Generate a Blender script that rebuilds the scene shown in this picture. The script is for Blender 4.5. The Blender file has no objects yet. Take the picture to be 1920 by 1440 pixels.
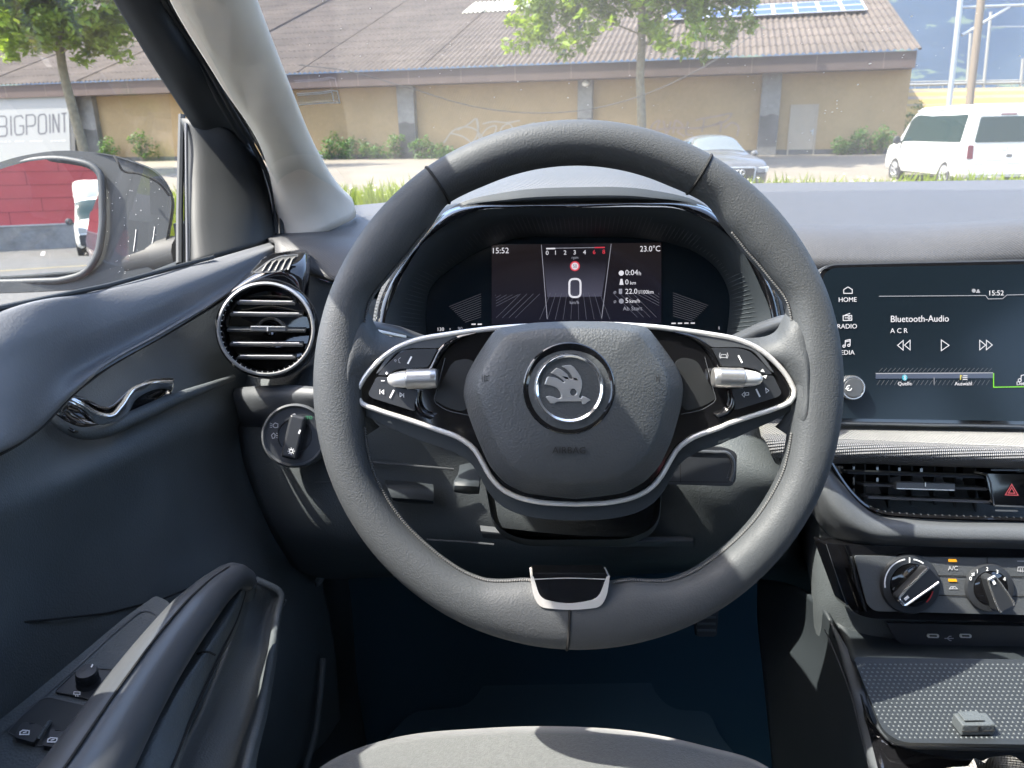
import bpy, bmesh, math, random
import numpy as np
from mathutils import Vector as V, Matrix as Mx
from mathutils.geometry import tessellate_polygon
PI = math.pi
rad = math.radians
random.seed(7)
sc = bpy.context.scene
COL = sc.collection

# ------------------------------------------------------------------ camera
F, PITCH, ROLL = 1450.0, rad(18.0), rad(1.0)
CAM = V((0, 0, 1.15))
_f = V((0, math.cos(PITCH), -math.sin(PITCH)))
_u = V((0, math.sin(PITCH), math.cos(PITCH)))
_r = V((1, 0, 0))
RIGHT = _r * math.cos(ROLL) - _u * math.sin(ROLL)
UP = _r * math.sin(ROLL) + _u * math.cos(ROLL)
FWD = _f
cam_data = bpy.data.cameras.new('camera')
cam_data.sensor_width = 36.0
cam_data.lens = 36.0 * F / 1920.0
cam_data.clip_start = 0.02
cam_data.clip_end = 20000
cam_data.dof.use_dof = True
cam_data.dof.focus_distance = 0.60
cam_data.dof.aperture_fstop = 19.0
cam = bpy.data.objects.new('camera', cam_data)
COL.objects.link(cam)
cam.matrix_world = Mx(((RIGHT.x, UP.x, -FWD.x, CAM.x), (RIGHT.y, UP.y, -FWD.y, CAM.y),
                       (RIGHT.z, UP.z, -FWD.z, CAM.z), (0, 0, 0, 1)))
sc.camera = cam

# ------------------------------------------------------------------ world, sun, exposure
SUN_AZ, SUN_EL = rad(-99.0), rad(57.0)      # azimuth from straight ahead, positive to the right
sdir = V((math.sin(SUN_AZ) * math.cos(SUN_EL), math.cos(SUN_AZ) * math.cos(SUN_EL), math.sin(SUN_EL)))
world = bpy.data.worlds.new('World')
sc.world = world
world.use_nodes = True
nt = world.node_tree
nt.nodes.clear()
sky = nt.nodes.new('ShaderNodeTexSky')
sky.sky_type = 'NISHITA'
sky.sun_disc = False
sky.sun_elevation = SUN_EL
sky.sun_rotation = SUN_AZ
sky.dust_density = 3.0
sky.ozone_density = 0.4
bg = nt.nodes.new('ShaderNodeBackground')
bg.inputs['Strength'].default_value = 0.15
wo = nt.nodes.new('ShaderNodeOutputWorld')
nt.links.new(sky.outputs[0], bg.inputs[0])
nt.links.new(bg.outputs[0], wo.inputs[0])
sun_data = bpy.data.lights.new('sun', 'SUN')
sun_data.energy = 3.3
sun_data.angle = rad(0.5)
sun_data.color = (1.0, 0.94, 0.85)
sun = bpy.data.objects.new('sun', sun_data)
COL.objects.link(sun)
sun.rotation_euler = sdir.to_track_quat('Z', 'Y').to_euler()
sc.view_settings.view_transform = 'Standard'
sc.view_settings.look = 'None'
sc.view_settings.exposure = 2.6
sc.view_settings.gamma = 1.0
sc.view_settings.use_curve_mapping = False
sc.cycles.max_bounces = 10
sc.cycles.transparent_max_bounces = 24
sc.cycles.use_denoising = True
sc.cycles.sample_clamp_indirect = 6.0

# ------------------------------------------------------------------ pixel <-> space
def D(px, py):
    return RIGHT * ((px - 960) / F) + UP * ((720 - py) / F) + FWD
def P(px, py, d):
    return CAM + D(px, py) * d
def hit(px, py, p0, n):
    r = D(px, py)
    return CAM + r * ((V(p0) - CAM).dot(n) / r.dot(n))
def onz(px, py, z):
    return hit(px, py, (0, 0, z), V((0, 0, 1)))

class Fr:
    """a flat frame: pt(px, py, w) is a point w metres in front of a plane"""
    def __init__(s, p0, n):
        s.p0, s.n = V(p0), V(n).normalized()
        if s.n.dot(D(960, 720)) > 0: s.n = -s.n
    def pt(s, px, py, w=0.0):
        return hit(px, py, s.p0 + s.n * w, s.n)      # seen at that pixel, w above the plane
    def basis(s, px, py, rot=None):
        o = s.pt(px, py)
        ax = s.pt(px + 2, py) - o
        k = ax.length / 2
        ax.normalize()
        ay = s.n.cross(ax)
        if rot:
            a = rad(rot)
            ax, ay = ax * math.cos(a) + ay * math.sin(a), ay * math.cos(a) - ax * math.sin(a)
        return o, ax, ay, k
def CF(d):
    return Fr(P(960, 720, d), -FWD)

# ------------------------------------------------------------------ curves
def crom(pts, n, closed=False):
    """Catmull-Rom through pts (sequences of floats), n samples, spread by chord length"""
    A = np.array([tuple(p) for p in pts], float)
    m = len(A)
    seg = m if closed else m - 1
    L = np.array([np.linalg.norm(A[(i + 1) % m] - A[i]) + 1e-9 for i in range(seg)])
    cum = np.concatenate([[0], np.cumsum(L)])
    ts = np.linspace(0, cum[-1], n + (1 if closed else 0))[:n]
    out = []
    for t in ts:
        i = min(int(np.searchsorted(cum, t, side='right')) - 1, seg - 1)
        u = (t - cum[i]) / L[i]
        p1, p2 = A[i], A[(i + 1) % m]
        if closed:
            p0, p3 = A[(i - 1) % m], A[(i + 2) % m]; l0, l2 = L[(i - 1) % m], L[(i + 1) % m]
        else:
            p0 = A[i - 1] if i > 0 else 2 * p1 - p2
            p3 = A[i + 2] if i + 2 < m else 2 * p2 - p1
            l0 = L[i - 1] if i > 0 else L[i]
            l2 = L[i + 1] if i + 1 < seg else L[i]
        m1 = ((p2 - p1) / L[i] * l0 + (p1 - p0) / l0 * L[i]) / (l0 + L[i]) * L[i]
        m2 = ((p3 - p2) / l2 * L[i] + (p2 - p1) / L[i] * l2) / (l2 + L[i]) * L[i]
        u2, u3 = u * u, u * u * u
        out.append((2*u3 - 3*u2 + 1) * p1 + (u3 - 2*u2 + u) * m1 + (-2*u3 + 3*u2) * p2 + (u3 - u2) * m2)
    return out
def rpoly(pts, r, n=5):
    """polygon with rounded corners; a point may carry its own radius as third value"""
    out, m = [], len(pts)
    for i in range(m):
        p = np.array(pts[i][:2], float); rr = pts[i][2] if len(pts[i]) > 2 else r
        a = np.array(pts[i - 1][:2], float) - p; b = np.array(pts[(i + 1) % m][:2], float) - p
        la, lb = np.linalg.norm(a), np.linalg.norm(b)
        rr = min(rr, la * .49, lb * .49)
        if rr <= 0: out.append(tuple(p)); continue
        s, e = p + a / la * rr, p + b / lb * rr
        for k in range(n + 1):
            t = k / n
            out.append(tuple((1-t)**2 * s + 2*t*(1-t) * p + t*t * e))
    return out
def circ(cx, cy, rx, ry=None, n=40, a0=0, a1=360):
    ry = ry or rx
    full = abs(a1 - a0 - 360) < 1e-6
    m = n if full else n + 1
    return [(cx + rx * math.cos(rad(a0 + (a1 - a0) * k / n)), cy - ry * math.sin(rad(a0 + (a1 - a0) * k / n))) for k in range(m)]
def mirx(pts, c):
    return [(2 * c - p[0],) + tuple(p[1:]) for p in reversed(pts)]
def zm(pts, ox, oy, s):
    return [(ox + p[0] / s, oy + p[1] / s) + tuple(p[2:]) for p in pts]

# ------------------------------------------------------------------ objects
def top_of(o):
    while o.parent: o = o.parent
    return o
def mk(name, verts, faces, mat, parent=None, sharp=38, smooth=True, loc=None, bevel=0, seg=2, sub=0):
    base = top_of(parent).location if parent else (V(loc) if loc is not None else V((0, 0, 0)))
    me = bpy.data.meshes.new(name)
    me.from_pydata([tuple(V(v) - base) for v in verts], [], faces)
    me.validate()
    bm = bmesh.new(); bm.from_mesh(me)
    bmesh.ops.recalc_face_normals(bm, faces=bm.faces)
    bm.to_mesh(me); bm.free()
    if smooth:
        me.shade_smooth()
        me.set_sharp_from_angle(angle=rad(sharp))
    me.materials.append(mat)
    o = bpy.data.objects.new(name, me)
    COL.objects.link(o)
    if parent: o.parent = parent
    else: o.location = base
    if bevel:
        b = o.modifiers.new('bevel', 'BEVEL'); b.width = bevel; b.segments = seg
        b.limit_method = 'ANGLE'; b.angle_limit = rad(30); b.harden_normals = True
    if sub:
        s = o.modifiers.new('sub', 'SUBSURF'); s.levels = s.render_levels = sub
    return o
def tag(o, label=None, cat=None, group=None, kind=None):
    if label: o['label'] = label
    if cat: o['category'] = cat
    if group: o['group'] = group
    if kind: o['kind'] = kind
    return o
def thing(name, label, cat, loc, group=None):
    o = bpy.data.objects.new(name, None)
    o.empty_display_size = .05
    COL.objects.link(o)
    o.location = V(loc)
    return tag(o, label, cat, group)

class MB:
    """collects shapes that form ONE mesh"""
    def __init__(s): s.v, s.f = [], []
    def add(s, v, f):
        k = len(s.v); s.v += [V(p) for p in v]; s.f += [tuple(i + k for i in q) for q in f]; return s
    def grid(s, rows, cu=False, cv=False):
        nr, nc = len(rows), len(rows[0])
        v = [p for r in rows for p in r]
        f = []
        for i in range(nr if cv else nr - 1):
            for j in range(nc if cu else nc - 1):
                a, b = i * nc + j, i * nc + (j + 1) % nc
                c, d = ((i + 1) % nr) * nc + (j + 1) % nc, ((i + 1) % nr) * nc + j
                f.append((a, b, c, d))
        return s.add(v, f)
    def tube(s, pts, r, n=10, cap=True, flat=1.0, upv=None):
        pts = [V(p) for p in pts]; m = len(pts)
        rr = r if hasattr(r, '__len__') else [r] * m
        nrm = None; rows = []
        for i in range(m):
            t = (pts[min(i + 1, m - 1)] - pts[max(i - 1, 0)]).normalized()
            if upv is not None: nrm = (V(upv) - t * V(upv).dot(t)).normalized()
            elif nrm is None:
                nrm = t.orthogonal().normalized()
            else:
                nrm = (nrm - t * nrm.dot(t)).normalized()
            b = t.cross(nrm)
            rows.append([pts[i] + nrm * (math.cos(2*PI*k/n) * rr[i] * flat) + b * (math.sin(2*PI*k/n) * rr[i]) for k in range(n)])
        k0 = len(s.v)
        s.grid(rows, cu=True)
        if cap:
            s.f.append(tuple(k0 + k for k in range(n))[::-1]); s.f.append(tuple(k0 + (m - 1) * n + k for k in range(n)))
        return s
    def ring(s, pts, r, n=8):
        pts = [V(p) for p in pts]; m = len(pts); rows = []
        cen = sum(pts, V((0, 0, 0))) / m
        for i in range(m):
            t = (pts[(i + 1) % m] - pts[i - 1]).normalized()
            o = pts[i] - cen; o = (o - t * o.dot(t)).normalized(); b = t.cross(o)
            rows.append([pts[i] + o * (math.cos(2*PI*k/n) * r) + b * (math.sin(2*PI*k/n) * r) for k in range(n)])
        return s.grid(rows, cu=True, cv=True)
    def box(s, c, x, y, z):
        """centre and three half axes"""
        c, x, y, z = V(c), V(x), V(y), V(z)
        v = [c + x * i + y * j + z * k for i in (-1, 1) for j in (-1, 1) for k in (-1, 1)]
        return s.add(v, [(0,1,3,2),(4,6,7,5),(0,4,5,1),(2,3,7,6),(0,2,6,4),(1,5,7,3)])
    def plate(s, fr, loops, w0, w1):
        """polygon (loops in pixels, first the outline, then holes) between heights w0 (back) and w1 (front) of frame fr"""
        if not hasattr(loops[0][0], '__len__'): loops = [loops]
        pts2 = [[V((p[0], -p[1], 0)) for p in lp] for lp in loops]
        tri = tessellate_polygon(pts2)
        flat = [p for lp in loops for p in lp]
        n = len(flat)
        v = [fr.pt(p[0], p[1], w1) for p in flat]; v += [q - fr.n * (w1 - w0) for q in v]
        f = [tuple(t) for t in tri] + [tuple(i + n for i in reversed(t)) for t in tri]
        k = 0
        for lp in loops:
            m = len(lp)
            f += [(k + i, k + (i + 1) % m, n + k + (i + 1) % m, n + k + i) for i in range(m)]
            k += m
        return s.add(v, f)
    def lathe(s, c, axis, prof, n=40, cap=False):
        """prof: (radius, height along axis)"""
        axis = V(axis).normalized(); a = axis.orthogonal().normalized(); b = axis.cross(a); c = V(c)
        rows = [[c + axis * h + (a * math.cos(2*PI*k/n) + b * math.sin(2*PI*k/n)) * r for k in range(n)] for r, h in prof]
        k0 = len(s.v)
        s.grid(rows, cu=True)
        if cap: s.f.append(tuple(k0 + (len(prof) - 1) * n + k for k in range(n)))
        return s
    def build(s, name, mat, parent=None, **kw):
        return mk(name, s.v, s.f, mat, parent, **kw)

def rowsm(rows, nu, nv):
    """rows of (px, py, depth) control points -> smooth grid of points in space"""
    rs = [[tuple(P(*q)) for q in r] for r in rows]
    rs = [crom(r, nu) for r in rs]
    cols = []
    for j in range(nu):
        cols.append(crom([r[j] for r in rs], nv))
    return [[V(cols[j][i]) for j in range(nu)] for i in range(nv)]
def loft(name, rows, mat, parent, nu=40, nv=24, thick=0.0, **kw):
    o = MB().grid(rowsm(rows, nu, nv)).build(name, mat, parent, **kw)
    # a grid is an open sheet: make its normals look at the cabin, then give it thickness away from it
    me = o.data
    base = top_of(o).location
    tot = sum((p.normal.dot(CAM - base - p.center) / max(.05, (CAM - base - p.center).length) * p.area for p in me.polygons), 0.0)
    if tot < 0: me.flip_normals()
    if thick:
        s = o.modifiers.new('solid', 'SOLIDIFY'); s.thickness = thick; s.offset = -1
    return o
def plate(name, fr, loops, w0, w1, mat, parent, bevel=0, **kw):
    return MB().plate(fr, loops, w0, w1).build(name, mat, parent, bevel=bevel, **kw)
def text(name, body, fr, px, py, size, mat, parent, align='CENTER', w=.0004, rot=0.9, extrude=.0001, bold=0.0, xs=1.0, shear=0):
    """size: cap height in pixels; (px, py) baseline point"""
    cu = bpy.data.curves.new(name, 'FONT')
    cu.body = body; cu.align_x = align; cu.resolution_u = 3
    o = bpy.data.objects.new(name, cu); COL.objects.link(o)
    bo, ax, ay, k = fr.basis(px, py, rot)
    s = size * k / 0.70
    cu.size = 1.0; cu.extrude = extrude / s; cu.offset = bold; cu.shear = shear
    dg = bpy.context.evaluated_depsgraph_get()
    me = bpy.data.meshes.new_from_object(o.evaluated_get(dg))
    bpy.data.objects.remove(o); bpy.data.curves.remove(cu)
    base = top_of(parent).location if parent else V((0, 0, 0))
    o0 = bo + fr.n * w - base
    me.transform(Mx(((ax.x*s*xs, ay.x*s, fr.n.x*s, o0.x), (ax.y*s*xs, ay.y*s, fr.n.y*s, o0.y), (ax.z*s*xs, ay.z*s, fr.n.z*s, o0.z), (0, 0, 0, 1))))
    me.materials.clear(); me.materials.append(mat)
    ob = bpy.data.objects.new(name, me); COL.objects.link(ob); ob.parent = parent
    return ob
def strokes(name, fr, lines, wpx, mat, parent, w=.0004, t=.0002, mb=None):
    """thin painted strokes: lines of pixel points, wpx wide"""
    m = mb or MB()
    for ln in lines:
        ln = [np.array(p[:2], float) for p in ln]
        closed = len(ln) > 3 and np.allclose(ln[0], ln[-1])
        L, Rr = [], []
        n = len(ln)
        for i in range(n):
            a = ln[i - 1] if i else (ln[-2] if closed else ln[0]); b = ln[i + 1] if i + 1 < n else (ln[1] if closed else ln[-1])
            t1 = ln[i] - a; t2 = b - ln[i]
            t1 = t1 / (np.linalg.norm(t1) + 1e-9); t2 = t2 / (np.linalg.norm(t2) + 1e-9)
            tt = t1 + t2; tt /= np.linalg.norm(tt) + 1e-9
            nn = np.array((-tt[1], tt[0])); c = max(.45, abs(nn @ np.array((-t2[1], t2[0]))) if np.linalg.norm(t2) > .5 else abs(nn @ np.array((-t1[1], t1[0]))))
            L.append(fr.pt(*(ln[i] + nn * wpx / 2 / c), w)); Rr.append(fr.pt(*(ln[i] - nn * wpx / 2 / c), w))
        m.grid([L, Rr])
    if mb: return m
    return m.build(name, mat, parent, smooth=False)

# ------------------------------------------------------------------ materials
MATS = {}
def mat(name, rgb=(.05, .05, .05), rough=.5, metal=0, spec=.5, bump=None, var=0, vscale=6, coat=0, emit=None, rvar=0, sheen=0, alpha=None, coords='Object', var2=None):
    """bump: list of (kind, scale, distance) ; var: lightness wander of the base colour"""
    m = bpy.data.materials.new(name); m.use_nodes = True
    t = m.node_tree; n = t.nodes; b = n['Principled BSDF']
    def put(k, v):
        if k in b.inputs: b.inputs[k].default_value = v
    put('Base Color', (*rgb, 1)); put('Roughness', rough); put('Metallic', metal); put('Specular IOR Level', spec)
    put('Coat Weight', coat); put('Coat Roughness', .03)
    if sheen: put('Sheen Weight', sheen)
    if emit: put('Emission Color', (*emit[0], 1)); put('Emission Strength', emit[1])
    tc = n.new('ShaderNodeTexCoord')
    co = tc.outputs[coords]
    def noise(scale, detail=3, rough_=.55):
        x = n.new('ShaderNodeTexNoise'); x.inputs['Scale'].default_value = scale; x.inputs['Detail'].default_value = detail
        x.inputs['Roughness'].default_value = rough_
        t.links.new(co, x.inputs['Vector']); return x.outputs['Fac']
    if var:
        mr = n.new('ShaderNodeMapRange'); mr.inputs['From Min'].default_value = .3; mr.inputs['From Max'].default_value = .7
        mr.inputs['To Min'].default_value = 1 - var; mr.inputs['To Max'].default_value = 1 + var
        t.links.new(noise(vscale, 5), mr.inputs['Value'])
        src = mr.outputs[0]
        if var2:
            mr2 = n.new('ShaderNodeMapRange'); mr2.inputs['From Min'].default_value = .3; mr2.inputs['From Max'].default_value = .7
            mr2.inputs['To Min'].default_value = 1 - var2[0]; mr2.inputs['To Max'].default_value = 1 + var2[0]
            t.links.new(noise(var2[1], 4), mr2.inputs['Value'])
            mu = n.new('ShaderNodeMath'); mu.operation = 'MULTIPLY'
            t.links.new(src, mu.inputs[0]); t.links.new(mr2.outputs[0], mu.inputs[1]); src = mu.outputs[0]
        mx = n.new('ShaderNodeVectorMath'); mx.operation = 'SCALE'; mx.inputs[0].default_value = rgb
        t.links.new(src, mx.inputs['Scale']); t.links.new(mx.outputs[0], b.inputs['Base Color'])
    if rvar:
        mr = n.new('ShaderNodeMapRange'); mr.inputs['From Min'].default_value = .3; mr.inputs['From Max'].default_value = .7
        mr.inputs['To Min'].default_value = rough - rvar; mr.inputs['To Max'].default_value = rough + rvar
        t.links.new(noise(90, 4), mr.inputs['Value']); t.links.new(mr.outputs[0], b.inputs['Roughness'])
    prev = None
    for kind, scale, dist in (bump or []):
        if kind == 'noise': h = noise(scale, 2, .5)
        elif kind == 'cells':
            x = n.new('ShaderNodeTexVoronoi'); x.inputs['Scale'].default_value = scale; x.feature = 'SMOOTH_F1'
            x.inputs['Smoothness'].default_value = .35
            t.links.new(co, x.inputs['Vector']); h = x.outputs['Distance']
        elif kind in ('dots', 'lines', 'diag', 'weave', 'linesx'):
            sx = n.new('ShaderNodeSeparateXYZ'); t.links.new(co, sx.inputs[0])
            def lin(cx, cy, cz):
                a = None
                for o_, k in zip(sx.outputs, (cx, cy, cz)):
                    q = n.new('ShaderNodeMath'); q.operation = 'MULTIPLY_ADD'; q.inputs[1].default_value = k
                    t.links.new(o_, q.inputs[0])
                    if a is None: q.inputs[2].default_value = 0
                    else: t.links.new(a, q.inputs[2])
                    a = q.outputs[0]
                q = n.new('ShaderNodeMath'); q.operation = 'SINE'; t.links.new(a, q.inputs[0]); return q.outputs[0]
            w = 2 * PI * scale
            if kind == 'dots':
                a, c = lin(w, .5*w, .5*w), lin(w, -.5*w, -.5*w)
            elif kind == 'weave':
                a, c = lin(w, w*.3, w), lin(-w, w, w*.6)
            elif kind == 'diag':
                a, c = lin(w*.8, w*.5, w*.7), None
            elif kind == 'linesx':
                a, c = lin(w, .25*w, 0), None
            else:
                a, c = lin(0, 0, w), None
            if c is not None:
                q = n.new('ShaderNodeMath'); q.operation = 'MULTIPLY'; t.links.new(a, q.inputs[0]); t.links.new(c, q.inputs[1]); h = q.outputs[0]
            else: h = a
        bp = n.new('ShaderNodeBump'); bp.inputs['Strength'].default_value = 1.0; bp.inputs['Distance'].default_value = dist
        t.links.new(h, bp.inputs['Height'])
        if prev: t.links.new(prev, bp.inputs['Normal'])
        prev = bp.outputs[0]
    if prev: t.links.new(prev, b.inputs['Normal'])
    MATS[name] = m
    return m
def glass(name, tint=(.9, .95, .93), fac=.06, rough=.02, dust=0.0):
    """thin pane: mostly straight through, a little mirror, a little dust film"""
    m = bpy.data.materials.new(name); m.use_nodes = True
    t = m.node_tree; n = t.nodes; n.clear()
    out = n.new('ShaderNodeOutputMaterial'); tr = n.new('ShaderNodeBsdfTransparent'); tr.inputs[0].default_value = (*tint, 1)
    gl = n.new('ShaderNodeBsdfGlossy'); gl.inputs['Roughness'].default_value = rough
    lw = n.new('ShaderNodeLayerWeight'); lw.inputs['Blend'].default_value = .5
    pw = n.new('ShaderNodeMath'); pw.operation = 'POWER'; pw.inputs[1].default_value = 5.0
    fr = n.new('ShaderNodeMath'); fr.operation = 'MULTIPLY_ADD'; fr.inputs[1].default_value = .85; fr.inputs[2].default_value = fac
    t.links.new(lw.outputs['Facing'], pw.inputs[0]); t.links.new(pw.outputs[0], fr.inputs[0])
    mx = n.new('ShaderNodeMixShader')
    t.links.new(fr.outputs[0], mx.inputs[0]); t.links.new(tr.outputs[0], mx.inputs[1]); t.links.new(gl.outputs[0], mx.inputs[2])
    last = mx.outputs[0]
    if dust:
        df = n.new('ShaderNodeBsdfTranslucent'); df.inputs[0].default_value = (.8, .8, .8, 1)
        d2 = n.new('ShaderNodeBsdfDiffuse'); d2.inputs[0].default_value = (.8, .8, .8, 1)
        ad = n.new('ShaderNodeMixShader'); ad.inputs[0].default_value = .5
        t.links.new(df.outputs[0], ad.inputs[1]); t.links.new(d2.outputs[0], ad.inputs[2])
        m2 = n.new('ShaderNodeMixShader'); m2.inputs[0].default_value = dust
        t.links.new(last, m2.inputs[1]); t.links.new(ad.outputs[0], m2.inputs[2]); last = m2.outputs[0]
    t.links.new(last, out.inputs[0])
    MATS[name] = m
    return m
M = {}
# cabin
M['leather'] = mat('wheel leather', (.048, .052, .056), .60, bump=[('cells', 850, .00016), ('noise', 420, .00010), ('noise', 1500, .00008)], rvar=.04, spec=.4)
M['airbag'] = mat('grained cover', (.044, .048, .052), .52, bump=[('cells', 680, .00022), ('noise', 1000, .00008)], spec=.55)
M['dash'] = mat('soft dash skin', (.050, .050, .052), .55, bump=[('noise', 520, .0003), ('diag', 380, .00006)], var=.05, vscale=60, spec=.5)
M['hoodskin'] = mat('ribbed hood skin', (.066, .069, .073), .5, bump=[('diag', 330, .00025), ('noise', 700, .0001)], spec=.5)
M['black'] = mat('black plastic', (.022, .027, .031), .55, bump=[('noise', 900, .0001)], spec=.4)
M['dark'] = mat('dark grained plastic', (.066, .075, .080), .58, bump=[('cells', 620, .00026), ('noise', 900, .0001)], var=.06, vscale=25, spec=.4)
M['grey'] = mat('grey grained plastic', (.062, .067, .073), .55, bump=[('cells', 600, .00012), ('noise', 1100, .0001)], spec=.45)
M['doorpad'] = mat('textured door pad', (.112, .117, .126), .6, bump=[('noise', 520, .0003)], spec=.5)
M['gloss'] = mat('piano black', (.006, .006, .007), .06, spec=.6, coat=.5)
M['satin'] = mat('satin grey plastic', (.058, .062, .068), .30, spec=.5)
M['key'] = mat('button plastic', (.022, .024, .028), .38, spec=.5, bump=[('noise', 1200, .00004)])
M['chrome'] = mat('satin chrome', (.72, .70, .67), .36, metal=.55)
M['bright'] = mat('bright chrome', (.78, .78, .78), .12, metal=.92)
M['trim'] = mat('silver trim', (.20, .199, .194), .42, metal=.2, bump=[('linesx', 300, .0006)])
M['roller'] = mat('knurled metal', (.55, .54, .53), .35, metal=.9)
M['pillar'] = mat('pale pillar cloth', (.52, .47, .395), .75, bump=[('noise', 900, .00012)], spec=.3, var=.03, vscale=40)
M['lining'] = mat('grey roof lining', (.55, .54, .52), .9, bump=[('noise', 700, .0004)], spec=.2)
M['carpet'] = mat('dark carpet', (.016, .040, .055), .95, bump=[('noise', 900, .001)], spec=.1)  # teal of the veiling glare is put into this base colour
M['mat'] = mat('floor mat carpet', (.036, .066, .085), .95, bump=[('noise', 1100, .0012)], spec=.1)  # carries the same blue glare tint in its colour
M['seat'] = mat('grey seat cloth', (.078, .082, .082), .9, bump=[('noise', 900, .0003)], var=.14, vscale=400, spec=.2, sheen=.3)
M['rubber'] = mat('black rubber', (.016, .019, .021), .6)
M['band'] = mat('beaded band', (.17, .17, .175), .34, bump=[('dots', 280, .0012)], spec=.6)
M['dotmat'] = mat('studded rubber mat', (.014, .017, .020), .6, bump=[('noise', 900, .0002)], spec=.4)
M['stitch'] = mat('thread', (.10, .10, .10), .8)
M['seam'] = mat('seam groove', (.006, .006, .006), .9)
M['boot'] = mat('grey gear boot cloth', (.35, .33, .30), .85, bump=[('weave', 300, .0006), ('noise', 300, .0008)])
M['white'] = mat('white print', (.75, .75, .75), .5)
M['dim'] = mat('dim print', (.38, .38, .40), .5)
M['red'] = mat('red print', (.55, .03, .03), .5)
M['emboss'] = mat('embossed mark', (.012, .012, .013), .7)
M['lcd'] = mat('lcd glass', (.006, .010, .014), .16, spec=.3)  # faint blue of the reflected sky is put into the colour
M['lit'] = mat('lit white', (.1, .1, .1), .5, emit=((.95, .93, 1.0), 0.130))
M['litdim'] = mat('lit dim white', (.1, .1, .1), .5, emit=((.85, .85, 1.0), 0.049))
M['litline'] = mat('lit faint line', (.05, .05, .05), .5, emit=((.75, .72, .95), 0.0121))
M['litred'] = mat('lit red', (.1, .02, .02), .5, emit=((1.0, .06, .10), 0.108))
M['litamber'] = mat('lit amber', (.2, .1, .0), .5, emit=((1.0, .48, .02), 0.169))
M['litgreen'] = mat('lit green', (.02, .1, .0), .5, emit=((.35, 1.0, .05), 0.117))
M['litauto'] = mat('lit green mark', (.02, .1, .05), .5, emit=((.05, .6, .25), 0.077))
M['litcyan'] = mat('lit cyan', (.0, .1, .12), .5, emit=((.05, .55, .75), 0.108))
M['lityellow'] = mat('lit yellow', (.1, .1, .0), .5, emit=((1.0, .75, .2), 0.108))
M['glass'] = glass('window glass', (.95, .97, .96), fac=.04, dust=.012)
M['screen'] = glass('windscreen glass', (.92, .95, .94), dust=.035)
M['mirror'] = mat('mirror', (.88, .9, .9), .0, metal=1)
M['speck'] = mat('dried dirt', (.8, .8, .78), .8)
M['sticker'] = mat('clear plastic edge', (.85, .87, .87), .25, spec=.6)

M['silver'] = mat('badge silver', (.42, .42, .42), .30, metal=.55)
M['pit'] = mat('black plastic and pocket shade', (.007, .008, .009), .6)  # on the spoke pockets the shade is put into this colour
M['mirrorblack'] = mat('weathered black plastic', (.010, .013, .014), .5, bump=[('noise', 600, .0001)])
M['sail'] = mat('dark sail plastic', (.011, .013, .014), .6, bump=[('noise', 900, .0001)])
# ================================================================== outside
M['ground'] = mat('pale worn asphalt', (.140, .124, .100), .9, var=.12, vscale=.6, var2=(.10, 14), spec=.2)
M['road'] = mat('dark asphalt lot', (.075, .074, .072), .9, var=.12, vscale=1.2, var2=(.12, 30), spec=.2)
M['plaster'] = mat('ochre plaster', (.325, .237, .130), .9, var=.10, vscale=.5, var2=(.05, 6), spec=.15)
M['concrete'] = mat('stained concrete', (.20, .196, .186), .9, var=.22, vscale=1.1, var2=(.1, 7), spec=.2)
M['concretedark'] = mat('dark concrete', (.105, .104, .10), .9, var=.2, vscale=1.5, spec=.2)
M['fascia'] = mat('brown sheet fascia', (.082, .060, .053), .7, var=.10, vscale=1.2, spec=.3)
M['roofing'] = mat('brown fibre cement roofing', (.070, .057, .048), .85, var=.22, vscale=.35, var2=(.18, 2.2), spec=.25)
M['skylight'] = mat('pale corrugated skylight', (.55, .55, .45), .5, var=.06, vscale=2)
M['doorgrey'] = mat('grey painted door', (.31, .265, .205), .6, var=.04, vscale=3)
M['panel'] = mat('solar cell', (.035, .06, .17), .4, spec=.25, var=.12, vscale=1.5)
M['alu'] = mat('bare aluminium', (.62, .63, .65), .4, metal=.6)
M['signwhite'] = mat('white sign sheet', (.24, .245, .24), .5)
M['signgrey'] = mat('grey lettering', (.08, .08, .09), .5)
M['lampglass'] = mat('white lamp globe', (.85, .85, .83), .3)
M['graffiti_w'] = mat('white spray paint', (.36, .32, .26), .8)
M['graffiti_p'] = mat('faded pink spray paint', (.285, .212, .165), .8, var=.2, vscale=2)
M['bark'] = mat('grey brown bark', (.17, .15, .105), .95, var=.25, vscale=6, bump=[('noise', 20, .02)])
M['leaf'] = mat('tree leaf', (.15, .22, .026), .45, var=.45, vscale=1.8, spec=.5)
M['shrub'] = mat('shrub leaf', (.06, .125, .028), .5, var=.4, vscale=2.2, spec=.4)
M['grass'] = mat('meadow grass', (.15, .19, .014), .6, var=.35, vscale=1.2, spec=.3)
M['flower'] = mat('pale flower heads', (.5, .48, .28), .7)
M['field'] = mat('dry yellow field', (.21, .145, .036), .95, var=.25, vscale=.15, var2=(.2, 1.2))
M['galv'] = mat('galvanised steel', (.36, .38, .40), .45, metal=.5)
M['rust'] = mat('weathered brown steel', (.16, .13, .10), .7)
M['paintline'] = mat('white road paint', (.40, .39, .37), .8, var=.1, vscale=8)
M['yellowline'] = mat('yellow road paint', (.36, .28, .07), .8, var=.1, vscale=8)
M['redwall'] = mat('red facade panel', (.40, .055, .055), .45, var=.05, vscale=1.5)
M['whitepaint'] = mat('white car paint', (.50, .50, .475), .3, coat=.5)
M['silverpaint'] = mat('grey metallic car paint', (.085, .086, .087), .4, metal=.25, coat=.5)
M['carglass'] = mat('dark car glass', (.012, .028, .029), .06, spec=.35)
M['tyre'] = mat('tyre rubber', (.02, .02, .02), .85)
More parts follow.
